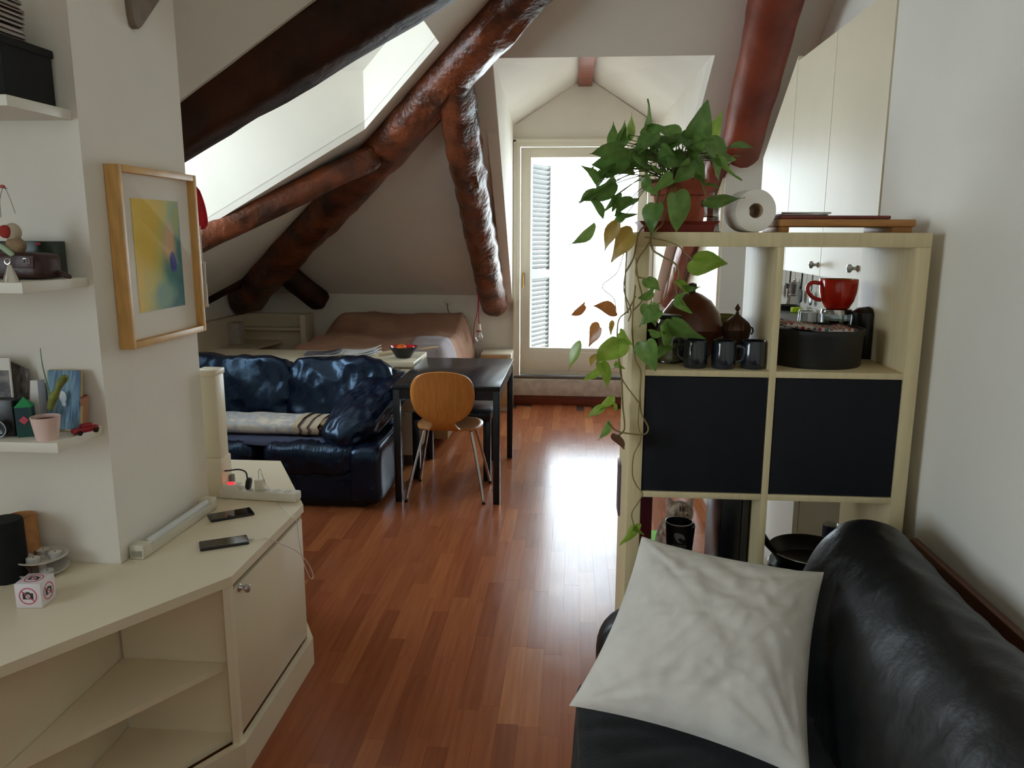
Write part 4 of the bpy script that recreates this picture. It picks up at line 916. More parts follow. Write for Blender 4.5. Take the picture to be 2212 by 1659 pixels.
o = B().box(bs_.x - .065, bs_.x + .065, 6.88, 7.0, .593, .593 + .2, .006).ob('small_box', mat('greyish_box', C(186, 180, 174), .8, var=.08, vscale=20)); tag(o, 'small greyish box standing on the corner shelf unit', 'box')

# bulb hanging on a red cord from the log rafter, wall hook with wire
hl = thing('hanging_bulb', 'bare light bulb hanging on a red cord beneath the knobbly log rafter', 'lamp', PY(1036, 738, 7.0))
RC = mat('red_cord', C(170, 30, 46), .7)
b = B(); b.tube([PY(x, y, 7.0) for x, y in ((1030, 575), (1031, 610), (1034, 640), (1034, 665), (1034, 690), (1035, 700))], .004, 8, smooth=4)
b.tube([PY(x, y, 7.0) for x, y in ((1031, 610), (1033, 650), (1030, 680), (1024, 705), (1024, 742))], .0035, 8, smooth=4); b.ob('red_cord', RC, hl)
k = PY(1035, 706, 7.0); b = B(); b.cyl(k + V((0, 0, -.03)), .02, .055, 20, r2=.014); b.ob('lamp_socket', PSW, hl)
b = B(); b.cyl(k + V((0, 0, -.045)), .026, .015, 20); b.ob('socket_ring', mat('rust_ring', C(150, 90, 76), .5), hl)
b = B(); b.lathe(k + V((0, 0, -.135)), [(0, 0), (.02, .003), (.034, .02), (.038, .04), (.032, .062), (.018, .085), (.015, .09)], 28); b.ob('bulb_glass', glass_mat('bulb_glass', refl=.12), hl)
b = B(); b.rod(k + V((0, 0, -.05)), k + V((0, 0, -.09)), .004, 8); b.ob('filament_post', STEEL, hl)
wh = thing('wall_hook', 'white round wall outlet with a loose dark wire above the bed', 'wall outlet', PY(968, 655, YF))
k = PY(968, 652, YF); b = B(); b.lathe((0, 0, 0), [(0, 0), (.042, 0), (.042, .006), (.03, .014), (0, .016)], 28, T((k.x, YF, k.z)) @ Matrix.Rotation(PI / 2, 4, 'X')); b.ob('cover', PSW, wh)
b = B(); b.tube([PY(x, y, YF - .03) for x, y in ((966, 655), (967, 668), (972, 680), (977, 692))], .004, 6, smooth=4); b.ob('wire', mat('dark_red_wire', C(110, 50, 44), .6), wh)
wsck = thing('wall_socket', 'small white wall socket beside the balcony door, behind the table', 'socket', PY(1095, 772, YF))
k = PY(1095, 773, YF); b = B(); b.box(k.x - .045, k.x + .045, YF - .01, YF + .002, k.z - .04, k.z + .04, .004); b.ob('plate', PSW, wsck)
b = B(); b.cyl((0, 0, 0), .018, .03, 18, m=T((k.x, YF - .01, k.z)) @ Matrix.Rotation(PI / 2, 4, 'X')); b.ob('plug', PSW, wsck)
# bedside chest
bd = thing('bedside_chest', 'small pale chest of drawers between the bed and balcony door', 'chest', (-.67, 7.1, 0))
b = B(); b.box(-.82, -.545, 6.97, 7.32, .0, .53, .003); part(b, 'carcass', mat('pale_carcass', C(206, 192, 168), .5), bd)
for z0 in (.05, .21, .37):
    b = B(); b.box(-.81, -.575, 6.955, 6.97, z0, z0 + .152, .002); d_ = part(b, 'drawer', mat('light_oak', C(182, 146, 104), .45, var=.12, vscale=12, stretch=(1, 1, 8)), bd)
    b = B(); b.sphere((-.69, 6.945, z0 + .08), .012, 12, 8); b.ob('knob', STEEL, d_)

# dining table
tb = thing('dining_table', 'black rectangular dining table with slim square legs beside the leather sofa', 'table', (-.735, 4.98, 0))
x0, x1, y0, y1, zt = -1.05, -.412, 4.455, 5.50, .724
b = B(); b.box(x0, x1, y0, y1, zt - .028, zt, .002); part(b, 'tabletop', BLACKW, tb)
b = B()
for a in ((x0 + .01, x1 - .01, y0 + .006, y0 + .024), (x0 + .01, x1 - .01, y1 - .024, y1 - .006)): b.box(*a, zt - .085, zt - .028)
for a in ((x0 + .006, x0 + .024), (x1 - .024, x1 - .006)): b.box(*a, y0 + .01, y1 - .01, zt - .085, zt - .028)
part(b, 'apron', BLACKW, tb)
for x in (x0 + .002, x1 - .042):
    for y in (y0 + .002, y1 - .042):
        b = B(); b.box(x, x + .04, y, y + .04, 0, zt - .028, .003); part(b, 'leg', BLACKW, tb)
# low bench pushed under the table
bn = thing('black_bench', 'low black side table pushed beneath the dining table', 'side table', (-.79, 5.1, 0))
b = B(); b.box(-1.03, -.515, 4.905, 5.43, .405, .455, .003); part(b, 'top', BLACKW, bn)
for x in (-1.03, -.563):
    for y in (4.905, 5.382):
        b = B(); b.box(x, x + .048, y, y + .048, 0, .405, .002); part(b, 'leg', BLACKW, bn)

# plywood shell chair
chair = thing('plywood_chair', 'honey plywood shell chair with chrome legs standing at the black dining table', 'chair', (-.745, 4.66, 0))
def chair_prof(s):   # s: 0 seat front .. 1 back top -> (y, z, half width)
    pts = [(4.99, .425), (4.93, .448), (4.80, .452), (4.66, .444), (4.575, .444), (4.525, .458), (4.492, .49), (4.47, .54), (4.452, .62), (4.435, .70), (4.42, .78), (4.408, .82)]
    f = s * (len(pts) - 1); i = min(int(f), len(pts) - 2); t = f - i
    p = spline([V((a, b_, 0)) for a, b_ in pts[max(0, i - 1):i + 3]], 8)
    a, b_ = V((*pts[i], 0)), V((*pts[i + 1], 0)); q = a.lerp(b_, t); return q.x, q.y
def chair_shell(wfun, pts, nm, dish):
    sp_ = spline([V((0, a, b_)) for a, b_ in pts], 6); n = len(sp_)
    b = B(); M_ = 15
    rows = []
    for i, p in enumerate(sp_):
        f = i / (n - 1); w_ = max(.004, wfun(f)); t = (sp_[min(n - 1, i + 1)] - sp_[max(0, i - 1)]).normalized(); nn = V((0, t.z, -t.y))
        row = []
        for j in range(M_):
            u = -1 + 2 * j / (M_ - 1); row.append(b.bm.verts.new(V((-.747 + u * w_, p.y, p.z)) + nn * (dish * (u * u) * (w_ / .2) ** 2)))
        rows.append(row)
    for A, D in zip(rows, rows[1:]):
        for j in range(M_ - 1): b.bm.faces.new([A[j], A[j + 1], D[j + 1], D[j]])
    o = b.ob(nm, ORANGEW, chair, smooth=60)
    s_ = o.modifiers.new('t', 'SOLIDIFY'); s_.thickness = .011; s_.offset = 0
    return o
seatw = lambda f: (.2 * math.sqrt(max(0, 1 - ((f - .45) / .46) ** 2)) if f < .45 else .2 * math.sqrt(max(0, 1 - ((f - .45) / .5) ** 2)) if f < .85 else .105 + .015 * ((1 - f) / .15) ) 
def seatw(f):
    a = .205 * math.sqrt(max(0, 1 - ((f - .52) / .47) ** 2)) if .05 < f < .99 else (.09 * f / .05 if f <= .05 else 0)
    return max(a, .088 + .004 * math.cos(f * 3) if f > .7 else a)
def backw(f):
    a = .19 * math.sqrt(max(0, 1 - ((f - .64) / .362) ** 2)) if f > .279 else 0
    return max(a, .08 + .012 * math.cos(f * 9) if f < .4 else a)
chair_shell(seatw, [(4.86, .44), (4.82, .452), (4.76, .45), (4.68, .443), (4.58, .44), (4.50, .446)], 'seat', -.012)
chair_shell(backw, [(4.50, .446), (4.468, .462), (4.445, .50), (4.43, .56), (4.42, .64), (4.412, .72), (4.405, .78), (4.40, .816)], 'backrest', .018)
CH = CHROME
for sx_ in (-1, 1):
    x = -.747
    for yt, yb, xt, xb in ((4.60, 4.462, .13, .235), (4.76, 4.875, .13, .23)):
        b = B(); b.tube([(x + sx_ * .02, (yt + 4.7) / 2, .432), (x + sx_ * (xt - .03), yt, .43), (x + sx_ * xt, yt, .426), (x + sx_ * (xt + .02), yt + (yb - yt) * .12, .40), (x + sx_ * (xb * .8 + xt * .2), yt + (yb - yt) * .75, .12), (x + sx_ * xb, yb, .004)], .0085, 10, smooth=5); part(b, 'leg', CH, chair, 180)
    # rubber feet
for sx_, yb, xb in ((-1, 4.462, .235), (1, 4.462, .235), (-1, 4.875, .23), (1, 4.875, .23)):
    b = B(); b.cyl((-.747 + sx_ * xb, yb, 0), .0105, .014, 12); part(b, 'foot', BLACKPL, chair)
b = B(); b.cyl((-.747, 4.69, .425), .07, .012, 24); part(b, 'seat_plate', STEEL, chair)
# ================================================================== RIGHT: cube shelf unit and what stands in it
SX0, SX1, SY0, SY1, ST = .166, .932, 2.15, 2.54, 1.606
R1, R2, R3, R4 = 1.233, .882, .531, .18
su = thing('cube_shelf', 'tall birch cube shelf unit with two black doors dividing room and kitchen', 'shelf unit', ((SX0 + SX1) / 2, (SY0 + SY1) / 2, 0))
XM = .549
for nm, a in (('top_board', (SX0, SX1, SY0, SY1, ST - .038, ST)), ('bottom_board', (SX0, SX1, SY0, SY1, R4 - .038, R4)),
              ('side_board', (SX0, SX0 + .038, SY0, SY1, R4, ST - .038)), ('side_board', (SX1 - .038, SX1, SY0, SY1, R4, ST - .038)),
              ('divider', (XM - .009, XM + .009, SY0 + .001, SY1, R4, ST - .038)), ('plinth', (SX0 + .01, SX1 - .01, SY0 + .02, SY1 - .02, 0, R4 - .038))):
    b = B(); b.box(*a, .0012); part(b, nm, BIRCH, su)
for z in (R1, R2, R3):
    for xa, xb in ((SX0 + .038, XM - .009), (XM + .009, SX1 - .038)):
        b = B(); b.box(xa, xb, SY0 + .001, SY1, z - .017, z, .0008); part(b, 'shelf_board', BIRCH, su)
for xa, xb in ((SX0 + .038, XM - .009), (XM + .009, SX1 - .038)):
    b = B(); b.box(xa + .002, xb - .002, SY0 + .004, SY0 + .022, R2 + .002, R1 - .019, .001); part(b, 'door', BLACKP, su)
q = PX(1337, 985, SX0 - .002), PX(1337, 1110, SX0 - .002)
wp = B(); wp.box(SX0 - .007, SX0 - .0005, 2.43, 2.52, q[1].z, q[0].z, .001); o = wp.ob('side_panel_picture', mat('slim_frame', C(96, 84, 92), .5)); tag(o, 'slim dark narrow panel hanging on the shelf unit\'s outer side', 'panel')

# ---- on top: cutting boards, tray, toilet roll, moka pot, plant tray
cbd = thing('wooden_tray_table', 'low wooden serving board on two feet on top of the shelf unit', 'board', (.74, 2.35, ST))
WBD = mat('warm_board', C(168, 116, 62), .5, var=.15, vscale=12, stretch=(1, 8, 8))
b = B(); b.box(.565, .925, 2.24, 2.48, ST + .016, ST + .036, .004); part(b, 'board', WBD, cbd)
for xa, xb in ((.57, .592), (.868, .92)):
    b = B(); b.box(xa, xb, 2.25, 2.47, ST, ST + .016, .002); part(b, 'foot', WBD, cbd)
o = B().box(.57, .866, 2.26, 2.46, ST + .0365, ST + .0465, .004).ob('chopping_board', mat('dark_red_board', C(110, 52, 38), .5, var=.15, vscale=12, stretch=(1, 8, 8))); tag(o, 'thin dark reddish chopping board lying on the wooden serving board', 'board')
tr = thing('metal_tray', 'thin grey metal tray lying topmost on the chopping boards', 'tray', (.64, 2.35, ST + .047))
b = B(); b.box(.578, .70, 2.27, 2.45, ST + .047, ST + .05, .001); part(b, 'tray_base', STEEL, tr)
b = B(); b.tube([(.574, 2.265, ST + .053), (.704, 2.265, ST + .053), (.704, 2.455, ST + .053), (.574, 2.455, ST + .053)], .0028, 8, closed=True); part(b, 'tray_rim', STEEL, tr)
tp = thing('toilet_roll', 'white toilet paper roll lying on its side on the shelf unit, hole facing out', 'toilet roll', (.50, 2.3, ST))
RM = rotm(0, 0, math.radians(8), (.497, 2.24, ST + .0585)) @ Matrix.Rotation(-PI / 2, 4, 'X')
TPM = mat('tissue_paper', C(236, 230, 220), .95, bump=.3, bscale=120, bdist=.002)
b = B(); b.lathe((0, 0, 0), [(.0205, 0), (.0565, .0), (.058, .004), (.058, .096), (.0565, .1), (.0205, .1), (.0205, 0)], 48, RM); part(b, 'tissue', TPM, tp)
b = B(); b.lathe((0, 0, 0), [(.0195, .001), (.0206, .001), (.0206, .099), (.0195, .099), (.0195, .001)], 32, RM); part(b, 'core', mat('cardboard', C(176, 150, 122), .9), tp)
def moka(c, s, lab, name='moka_pot'):
    t = thing(name, lab, 'moka pot', c); c = V(c)
    AL = mat('polished_aluminium', C(186, 184, 180), .24, 1)
    def L(pr): return [(r * s, z * s) for r, z in pr]
    b = B(); b.lathe(c, L([(0, 0), (.046, 0), (.048, .005), (.036, .07), (.038, .074), (0, .074)]), 8); part(b, 'boiler', AL, t, 20)
    b = B(); b.lathe(c, L([(0, .074), (.038, .076), (.032, .085), (.044, .15), (0, .15)]), 8); part(b, 'collector', AL, t, 20)
    b = B(); b.lathe(c, L([(.044, .15), (.02, .165), (0, .168)]), 8); b.sphere(c + V((0, 0, .178 * s)), .01 * s, 12, 8); part(b, 'lid', AL, t, 20)
    b = B(); b.tube([c + V((.042, 0, .145)) * s, c + V((.075, 0, .15)) * s, c + V((.082, 0, .13)) * s, c + V((.07, 0, .085)) * s], .0075 * s, 8, smooth=5); part(b, 'handle', BLACKPL, t)
    b = B(); b.prism([c + V((-.042, -.01, .15)) * s, c + V((-.042, .01, .15)) * s, c + V((-.036, 0, .115)) * s], V((-.018, 0, .006)) * s); part(b, 'spout', AL, t)
    return t
moka((.405, 2.40, ST), .62, 'small aluminium moka pot behind the terracotta pot on the shelf unit')

# ---- row 1, first cell: mugs, tagine, sugar bowl
MUG = mat('dark_blue_glaze', C(26, 34, 44), .12, var=.3, vscale=14, coat=.6)
mug0 = None
mlabs = ['dark blue glazed mug nearest the leafy vine in front cell', 'dark blue glazed mug in the middle of the three in front row', 'dark blue glazed mug nearest the birch divider', 'dark blue mug half hidden in the back of the mug row']
for k, (px, yy, a) in enumerate(((1501, 2.205, 2.6), (1562, 2.20, -.2), (1625, 2.205, 2.0), (1470, 2.31, 1.2))):
    x = PY(px, 790, yy).x
    if mug0 is None:
        c = V((x, yy, R1)); mug0 = t = thing('mug', mlabs[0], 'mug', c, 'dark blue mugs in the shelf')
        b = B(); b.lathe(c, [(0, 0), (.030, 0), (.033, .004), (.0345, .03), (.0335, .072), (.0315, .078), (.029, .076), (.029, .008), (0, .006)], 32); part(b, 'cup_body', MUG, t)
        b = B(); b.tube([c + V(p) for p in ((.031, 0, .062), (.05, 0, .06), (.054, 0, .042), (.048, 0, .024), (.031, 0, .018))], .0048, 8, smooth=5); part(b, 'handle', MUG, t)
        t.rotation_euler.z = a
    else:
        t = copy_tree(mug0); t.location = (x, yy, R1); t.rotation_euler.z = a; t['label'] = mlabs[k]
tg = thing('tagine', 'brown conical clay tagine behind the dark blue mugs', 'tagine', (.36, 2.41, R1))
tgc = V((PY(1492, 700, 2.42).x, 2.42, R1)); CLAY = mat('brown_glazed_clay', C(104, 52, 34), .3, var=.2, vscale=10, coat=.4)
b = B(); b.lathe(tgc, [(0, 0), (.06, 0), (.075, .02), (.108, .075), (.115, .085), (.105, .085), (.07, .03), (0, .02)], 40); part(b, 'dish', CLAY, tg)
b = B(); b.lathe(tgc, [(.104, .086), (.099, .094), (.083, .135), (.058, .17), (.03, .188), (.014, .194), (0, .196)], 40); part(b, 'lid', CLAY, tg)
b = B(); b.lathe(tgc, [(.012, .19), (.009, .2), (.014, .21), (.012, .22), (0, .224)], 20); part(b, 'knob', mat('dark_brown', C(66, 48, 42)), tg)
sg = thing('sugar_bowl', 'dark bronze bowl with a ribbed pointed lid behind the mugs', 'sugar bowl', (.48, 2.36, R1))
gc = V((PY(1590, 725, 2.35).x, 2.35, R1)); BRZ = mat('dark_bronze', C(92, 66, 52), .35, .6)
b = B(); b.lathe(gc, [(0, 0), (.026, 0), (.028, .006), (.014, .02), (.014, .03), (.034, .055), (.041, .085), (.042, .092), (0, .092)], 32); part(b, 'bowl', BRZ, sg)
b = B()
def lidf(u, v):
    a = 2 * PI * u; rr_ = [.042, .040, .033, .022, .012, .006, .0045][int(round(v * 6))]; zz = [.092, .1, .112, .122, .13, .136, .142][int(round(v * 6))]
    rr_ *= 1 + .05 * math.cos(16 * a) * (1 if .1 < v < .8 else 0); return gc + V((rr_ * math.cos(a), rr_ * math.sin(a), zz))
b.grid(lidf, 64, 7, closed_u=True); part(b, 'lid', BRZ, sg)
b = B(); b.lathe(gc, [(.0045, .14), (.003, .145), (.008, .152), (.007, .157), (0, .168)], 16); part(b, 'finial', BRZ, sg)
for s2 in (-1, 1):
    b = B(); b.tube([gc + V((s2 * (.042 + .006 * math.sin(a * PI / 6)), 0, .088 + .01 * math.cos(a * PI / 6))) for a in range(7)], .0025, 6); part(b, 'handle', BRZ, sg)
ob_ = thing('olive_dish', 'grey dish with an olive green rim behind the bronze sugar bowl', 'dish', (.45, 2.46, R1))
oc = V((PY(1565, 700, 2.47).x, 2.475, R1))
b = B(); b.lathe(oc, [(0, 0), (.03, 0), (.04, .05), (.045, .105), (0, .105)], 32); part(b, 'dish_body', mat('grey_stoneware', C(110, 104, 100), .5), ob_)
b = B(); b.lathe(oc, [(.0455, .105), (.0455, .122), (.042, .122), (.042, .108), (0, .108)], 32); part(b, 'green_rim', mat('olive_glaze', C(140, 138, 60), .4), ob_)
jr = thing('glass_jar', 'clear glass storage jar at the outer side of the mug cell', 'jar', (.28, 2.3, R1))
jc = V((PY(1445, 790, 2.28).x, 2.29, R1))
b = B(); b.lathe(jc, [(0, 0), (.034, 0), (.037, .004), (.037, .1), (.03, .115), (.03, .125), (.027, .125), (.027, .113), (.034, .098), (.034, .006), (0, .005)], 32); part(b, 'jar_glass', glass_mat('jar_glass', (.86, .9, .9, 1), .1), jr)
b = B(); b.cyl(jc + V((0, 0, .006)), .032, .05, 24); part(b, 'contents', mat('beige_grain', C(176, 160, 130), .9, var=.4, vscale=160), jr)
b = B(); b.cyl(jc + V((0, 0, .125)), .033, .014, 28, bev=.003); part(b, 'jar_lid', BLACKPL, jr)
db = thing('dark_bottle', 'dark squat bottle in the outer back corner of the mug cell', 'bottle', (.235, 2.42, R1))
b = B(); b.lathe((.245, 2.43, R1), [(0, 0), (.032, 0), (.034, .01), (.034, .085), (.015, .105), (.015, .13), (0, .13)], 28); part(b, 'bottle_body', mat('smoked_glass', C(20, 18, 18), .12), db)
b = B(); b.cyl((.245, 2.43, R1 + .13), .017, .015, 20); part(b, 'cap', BLACKPL, db)

# ---- row 1, second cell: cake tin with cloth, press with the red cup, glass, black canister
tn = thing('cake_tin', 'round black cake tin filling the second shelf cell', 'tin', (.705, 2.315, R1))
tcn = V((.703, 2.318, R1)); TINM = mat('black_nonstick', C(26, 27, 27), .5)
b = B(); b.lathe(tcn, [(0, 0), (.125, 0), (.128, .004), (.131, .085), (.135, .09), (.135, .104), (.132, .106), (.129, .104), (.129, .09), (.124, .01), (0, .008)], 64); part(b, 'tin_wall', TINM, tn)
b = B(); b.cyl(tcn + V((0, 0, .094)), .127, .006, 48); part(b, 'inner_lid', TINM, tn)
cl = thing('dotted_cloth', 'folded cloth with red, grey and white dots lying on the cake tin', 'cloth', tcn + V((0, 0, .1)))
dm = bpy.data.materials.new('dotted_print'); dm.use_nodes = True; nt = dm.node_tree; bs = nt.nodes['Principled BSDF']; bs.inputs['Roughness'].default_value = .9
tc = nt.nodes.new('ShaderNodeTexCoord'); vr = nt.nodes.new('ShaderNodeTexVoronoi'); vr.inputs['Scale'].default_value = 62; vr.inputs['Randomness'].default_value = .25; nt.links.new(tc.outputs['Object'], vr.inputs['Vector'])
hs = nt.nodes.new('ShaderNodeSeparateColor'); nt.links.new(vr.outputs['Color'], hs.inputs[0])
dots = ramp_(hs.outputs[0], [(0, C(196, 40, 70)), (.3, C(60, 62, 70)), (.5, C(190, 110, 60)), (.7, C(150, 40, 60)), (1, C(110, 116, 124))])
mk = ramp_(vr.outputs['Distance'], [(.42, (1, 1, 1, 1)), (.46, (0, 0, 0, 1))])
mx = nt.nodes.new('ShaderNodeMix'); mx.data_type = 'RGBA'; nt.links.new(mk, mx.inputs[0]); mx.inputs[6].default_value = C(210, 204, 198); nt.links.new(dots, mx.inputs[7]); nt.links.new(mx.outputs[2], bs.inputs['Base Color'])
b = B()
def clf(u, v):
    x = -.105 + .2 * u; y = -.07 + .12 * v
    return tcn + V((x, y, .112 + .012 * math.sin(u * 4 + 1) * (1 - u) + .004 * noise.noise(V((u * 6, v * 6, 0))) - .006 * u))
b.grid(clf, 30, 14); o = part(b, 'cloth_fold', dm, cl, 180); s_ = o.modifiers.new('t', 'SOLIDIFY'); s_.thickness = .012
fp_ = thing('french_press', 'glass coffee press with steel frame and black handle under the red cup', 'coffee press', (.74, 2.495, R1))
fc = V((PY(1806, 690, 2.49).x, 2.492, R1))
b = B(); b.lathe(fc, [(0, .004), (.043, .004), (.043, .128), (.041, .128), (.041, .006), (0, .006)], 36); part(b, 'beaker', glass_mat('press_glass', (.8, .84, .84, 1), .1), fp_)
b = B(); b.cyl(fc + V((0, 0, .008)), .0395, .1, 30); part(b, 'coffee', mat('dark_coffee', C(22, 18, 18), .2), fp_)
for z in (0, .05, .128):
    b = B(); b.lathe(fc + V((0, 0, z)), [(.0435, 0), (.0455, 0), (.0455, .008), (.0435, .008), (.0435, 0)], 36); part(b, 'steel_band', CHROME, fp_)
for k in range(4):
    a = PI / 4 + k * PI / 2; b = B(); b.rod(fc + V((.045 * math.cos(a), .045 * math.sin(a), 0)), fc + V((.045 * math.cos(a), .045 * math.sin(a), .136)), .002, 6); part(b, 'steel_rod', CHROME, fp_)
b = B(); b.cyl(fc + V((0, 0, .136)), .044, .006, 30); part(b, 'lid', CHROME, fp_)
b = B(); b.tube([fc + V(p) for p in ((.043, -.005, .13), (.064, -.01, .136), (.07, -.012, .12), (.068, -.012, .06), (.045, -.006, .045))], .006, 8, smooth=4); part(b, 'handle', BLACKPL, fp_)
cu = thing('red_cup', 'big glossy red cup standing on the coffee press, handle towards the divider', 'cup', fc + V((0, 0, .142)))
CUPR = mat('red_cup_glaze', C(216, 40, 24), .1, coat=.6)
cc_ = fc + V((0, 0, .1425)); 
b = B(); b.lathe(cc_, [(0, 0), (.031, 0), (.037, .004), (.048, .025), (.0545, .052), (.0565, .09), (.0555, .0915)], 44); part(b, 'cup_outside', CUPR, cu)
b = B(); b.lathe(cc_, [(.0555, .0915), (.054, .09), (.051, .05), (.044, .026), (.03, .008), (0, .006)], 44); part(b, 'cup_inside', mat('ochre_glaze', C(176, 122, 62), .2), cu)
b = B(); b.tube([cc_ + V(p) for p in ((-.053, 0, .078), (-.078, 0, .08), (-.092, 0, .068), (-.09, 0, .052), (-.074, 0, .034), (-.05, 0, .026))], .0062, 10, smooth=6); part(b, 'handle', CUPR, cu)
gl = thing('upturned_glass', 'clear drinking glass upside down beside the coffee press', 'glass', (.66, 2.47, R1))
gcc = V((PY(1750, 700, 2.47).x - .004, 2.475, R1)); 
b = B(); b.lathe(gcc, [(.037, 0), (.031, .135), (.028, .141), (0, .142), (0, .134), (.027, .132), (.0345, 0), (.037, 0)], 36); part(b, 'glass_wall', glass_mat('tumbler_glass', (.94, .96, .96, 1), .1), gl)
bt = thing('black_canister', 'tall black canister with a domed lid at the wall side of second cell', 'canister', (.84, 2.44, R1))
kc = V((PY(1878, 700, 2.42).x, 2.44, R1))
b = B(); b.lathe(kc, [(0, 0), (.042, 0), (.044, .004), (.044, .125), (0, .125)], 40); part(b, 'canister_body', mat('black_enamel', C(20, 19, 20), .3), bt)
b = B(); b.lathe(kc, [(.045, .125), (.045, .138), (.03, .15), (0, .155)], 40); part(b, 'lid', mat('black_enamel', C(20, 19, 20)), bt)

# ---- row 3: cups, box, black case, pans, can
rbx = thing('dark_red_box', 'dark red and black carton at the outer end of the low open cell', 'carton', (.225, 2.35, R3))
b = B(); b.box(.206, .252, 2.26, 2.45, R3 + .001, R3 + .14); part(b, 'lower_half', mat('black_carton', C(24, 20, 24), .5), rbx)
b = B(); b.box(.206, .25, 2.262, 2.448, R3 + .14, R3 + .325); part(b, 'upper_half', mat('crimson_carton', C(104, 20, 40), .5), rbx)
CUPK = mat('black_paper_cup', C(17, 18, 22), .5)
def wrap(me, r0, r1, z0, z1, c):
    t_ = bmesh.new(); t_.from_mesh(me)
    xs_ = [v.co.x for v in t_.verts]; x_ = min(xs_) + .0015
    while x_ < max(xs_):
        bmesh.ops.bisect_plane(t_, geom=t_.verts[:] + t_.edges[:] + t_.faces[:], plane_co=(x_, 0, 0), plane_no=(1, 0, 0)); x_ += .002
    t_.to_mesh(me); t_.free()
    for v in me.vertices:
        z = v.co.y; r = r0 + (r1 - r0) * (z - z0) / (z1 - z0) + .0004 + v.co.z; a = -PI / 2 + v.co.x / r
        v.co = V((c.x + r * math.cos(a), c.y + r * math.sin(a), c.z + z))
c0 = V((PY(1467, 1126, 2.36).x, 2.36, R3)); zt_ = PY(1467, 1126, 2.36).z - R3
pc = thing('paper_cup', 'black cup with pale rim and grey wave logo in the low open cell', 'cup', c0)
ra, rb_ = .030, .0415
b = B(); b.lathe(c0, [(0, 0), (ra, 0), (rb_, zt_), (rb_ - .0015, zt_), (ra - .0015, .01), (0, .009)], 44); part(b, 'cup_wall', CUPK, pc)
b = B(); b.tube([c0 + V((rb_ * math.cos(a * PI / 20), rb_ * math.sin(a * PI / 20), zt_)) for a in range(40)], .0017, 8, closed=True); part(b, 'rim', mat('rim_white', C(206, 204, 206), .4), pc)
LG = mat('logo_grey', C(132, 130, 134), .6)
def crescent():
    out = []; 
    o_ = [(-.024, .118), (-.016, .121), (-.004, .120), (.008, .116), (.016, .108), (.019, .099), (.016, .093), (.011, .094), (.008, .098), (.0, .102), (-.006, .098), (-.006, .092), (.002, .084), (.010, .082), (.002, .080), (-.010, .084), (-.017, .094), (-.0235, .106)]
    return o_
b = B(); b.prism([(x * .82, (y - .08) * .82 + zt_ - .058, 0) for x, y in crescent()], (0, 0, .0004)); o = b.ob('wave_logo', LG, None, smooth=0)
me = o.data; me.transform(T(o.location)); o.location = (0, 0, 0); wrap(me, ra, rb_, 0, zt_, c0); adopt(o, pc)
o = text_part('COSTA', .0145, T((.0, zt_ - .0745, 0)), LG, pc); wrap(o.data, ra, rb_, 0, zt_, c0)
c1_ = c0 + V((.018, .055, 0)); pc2 = thing('paper_cup', 'second black cup half hidden behind the cup with wave logo', 'cup', c1_)
b = B(); b.lathe(c1_, [(0, 0), (ra, 0), (rb_, zt_ - .03), (rb_ - .0015, zt_ - .03), (ra - .0015, .01), (0, .009)], 36); part(b, 'cup_wall', CUPK, pc2)
bc_ = thing('black_case', 'upright glossy black case beside the birch divider in the low cell', 'case', (.49, 2.38, R3))
b = B(); b.box(.452, .512, 2.25, 2.50, R3 + .001, R3 + .325, .006); part(b, 'case_body', mat('black_gloss', C(10, 10, 14), .3), bc_)
b = B(); b.box(.513, .532, 2.25, 2.50, R3 + .001, R3 + .325, .003); part(b, 'case_spine', mat('dark_brown_spine', C(40, 34, 28), .5), bc_)
pn = thing('frying_pan', 'black frying pan lying in the low second cell, handle raised to the divider', 'pan', (.73, 2.34, R3))
pcn = V((.742, 2.33, R3 + .075)); PANM = mat('black_pan', C(18, 18, 19), .3)
b = B(); b.lathe(pcn, [(0, 0), (.095, 0), (.12, .045), (.122, .047), (.118, .045), (.093, .006), (0, .005)], 48); part(b, 'pan_body', PANM, pn)
b = B(); b.tube([pcn + V((.1216 * math.cos(a * PI / 24), .1216 * math.sin(a * PI / 24), .0465)) for a in range(48)], .0016, 6, closed=True); part(b, 'pan_rim', STEEL, pn)
b = B(); b.tube([pcn + V(p) for p in ((-.108, -.03, .04), (-.135, -.035, .07), (-.165, -.04, .11))], lambda t: .009 + .003 * t, 10, smooth=4); part(b, 'handle', PANM, pn)
p2 = thing('stew_pot', 'low black pot under the frying pan in the low second cell', 'pot', (.742, 2.33, R3))
b = B(); b.lathe(V((.742, 2.33, R3)), [(0, 0), (.115, 0), (.122, .006), (.122, .07), (.118, .074), (0, .074)], 44); part(b, 'pot_wall', PANM, p2)
dc = thing('drink_can', 'slim dark blue drink can behind the pan in the low second cell', 'can', (.83, 2.48, R3))
kc = V((PY(1796, 1150, 2.485).x, 2.488, R3)); zt2 = PY(1796, 1133, 2.485).z - R3
CAN = mat('can_navy', C(44, 46, 66), .35, .5)
b = B(); b.lathe(kc, [(0, .002), (.022, .0), (.0275, .008), (.0275, zt2 - .012), (.0255, zt2 - .002)], 36); part(b, 'can_body', CAN, dc)
b = B(); b.lathe(kc, [(.0255, zt2 - .002), (.0258, zt2), (.024, zt2), (.0235, zt2 - .004), (0, zt2 - .004)], 36); part(b, 'can_top', STEEL, dc)
b = B(); b.box(kc.x - .008, kc.x + .008, kc.y - .012, kc.y + .004, kc.z + zt2 - .0035, kc.z + zt2 - .002, .0005); part(b, 'pull_tab', STEEL, dc)

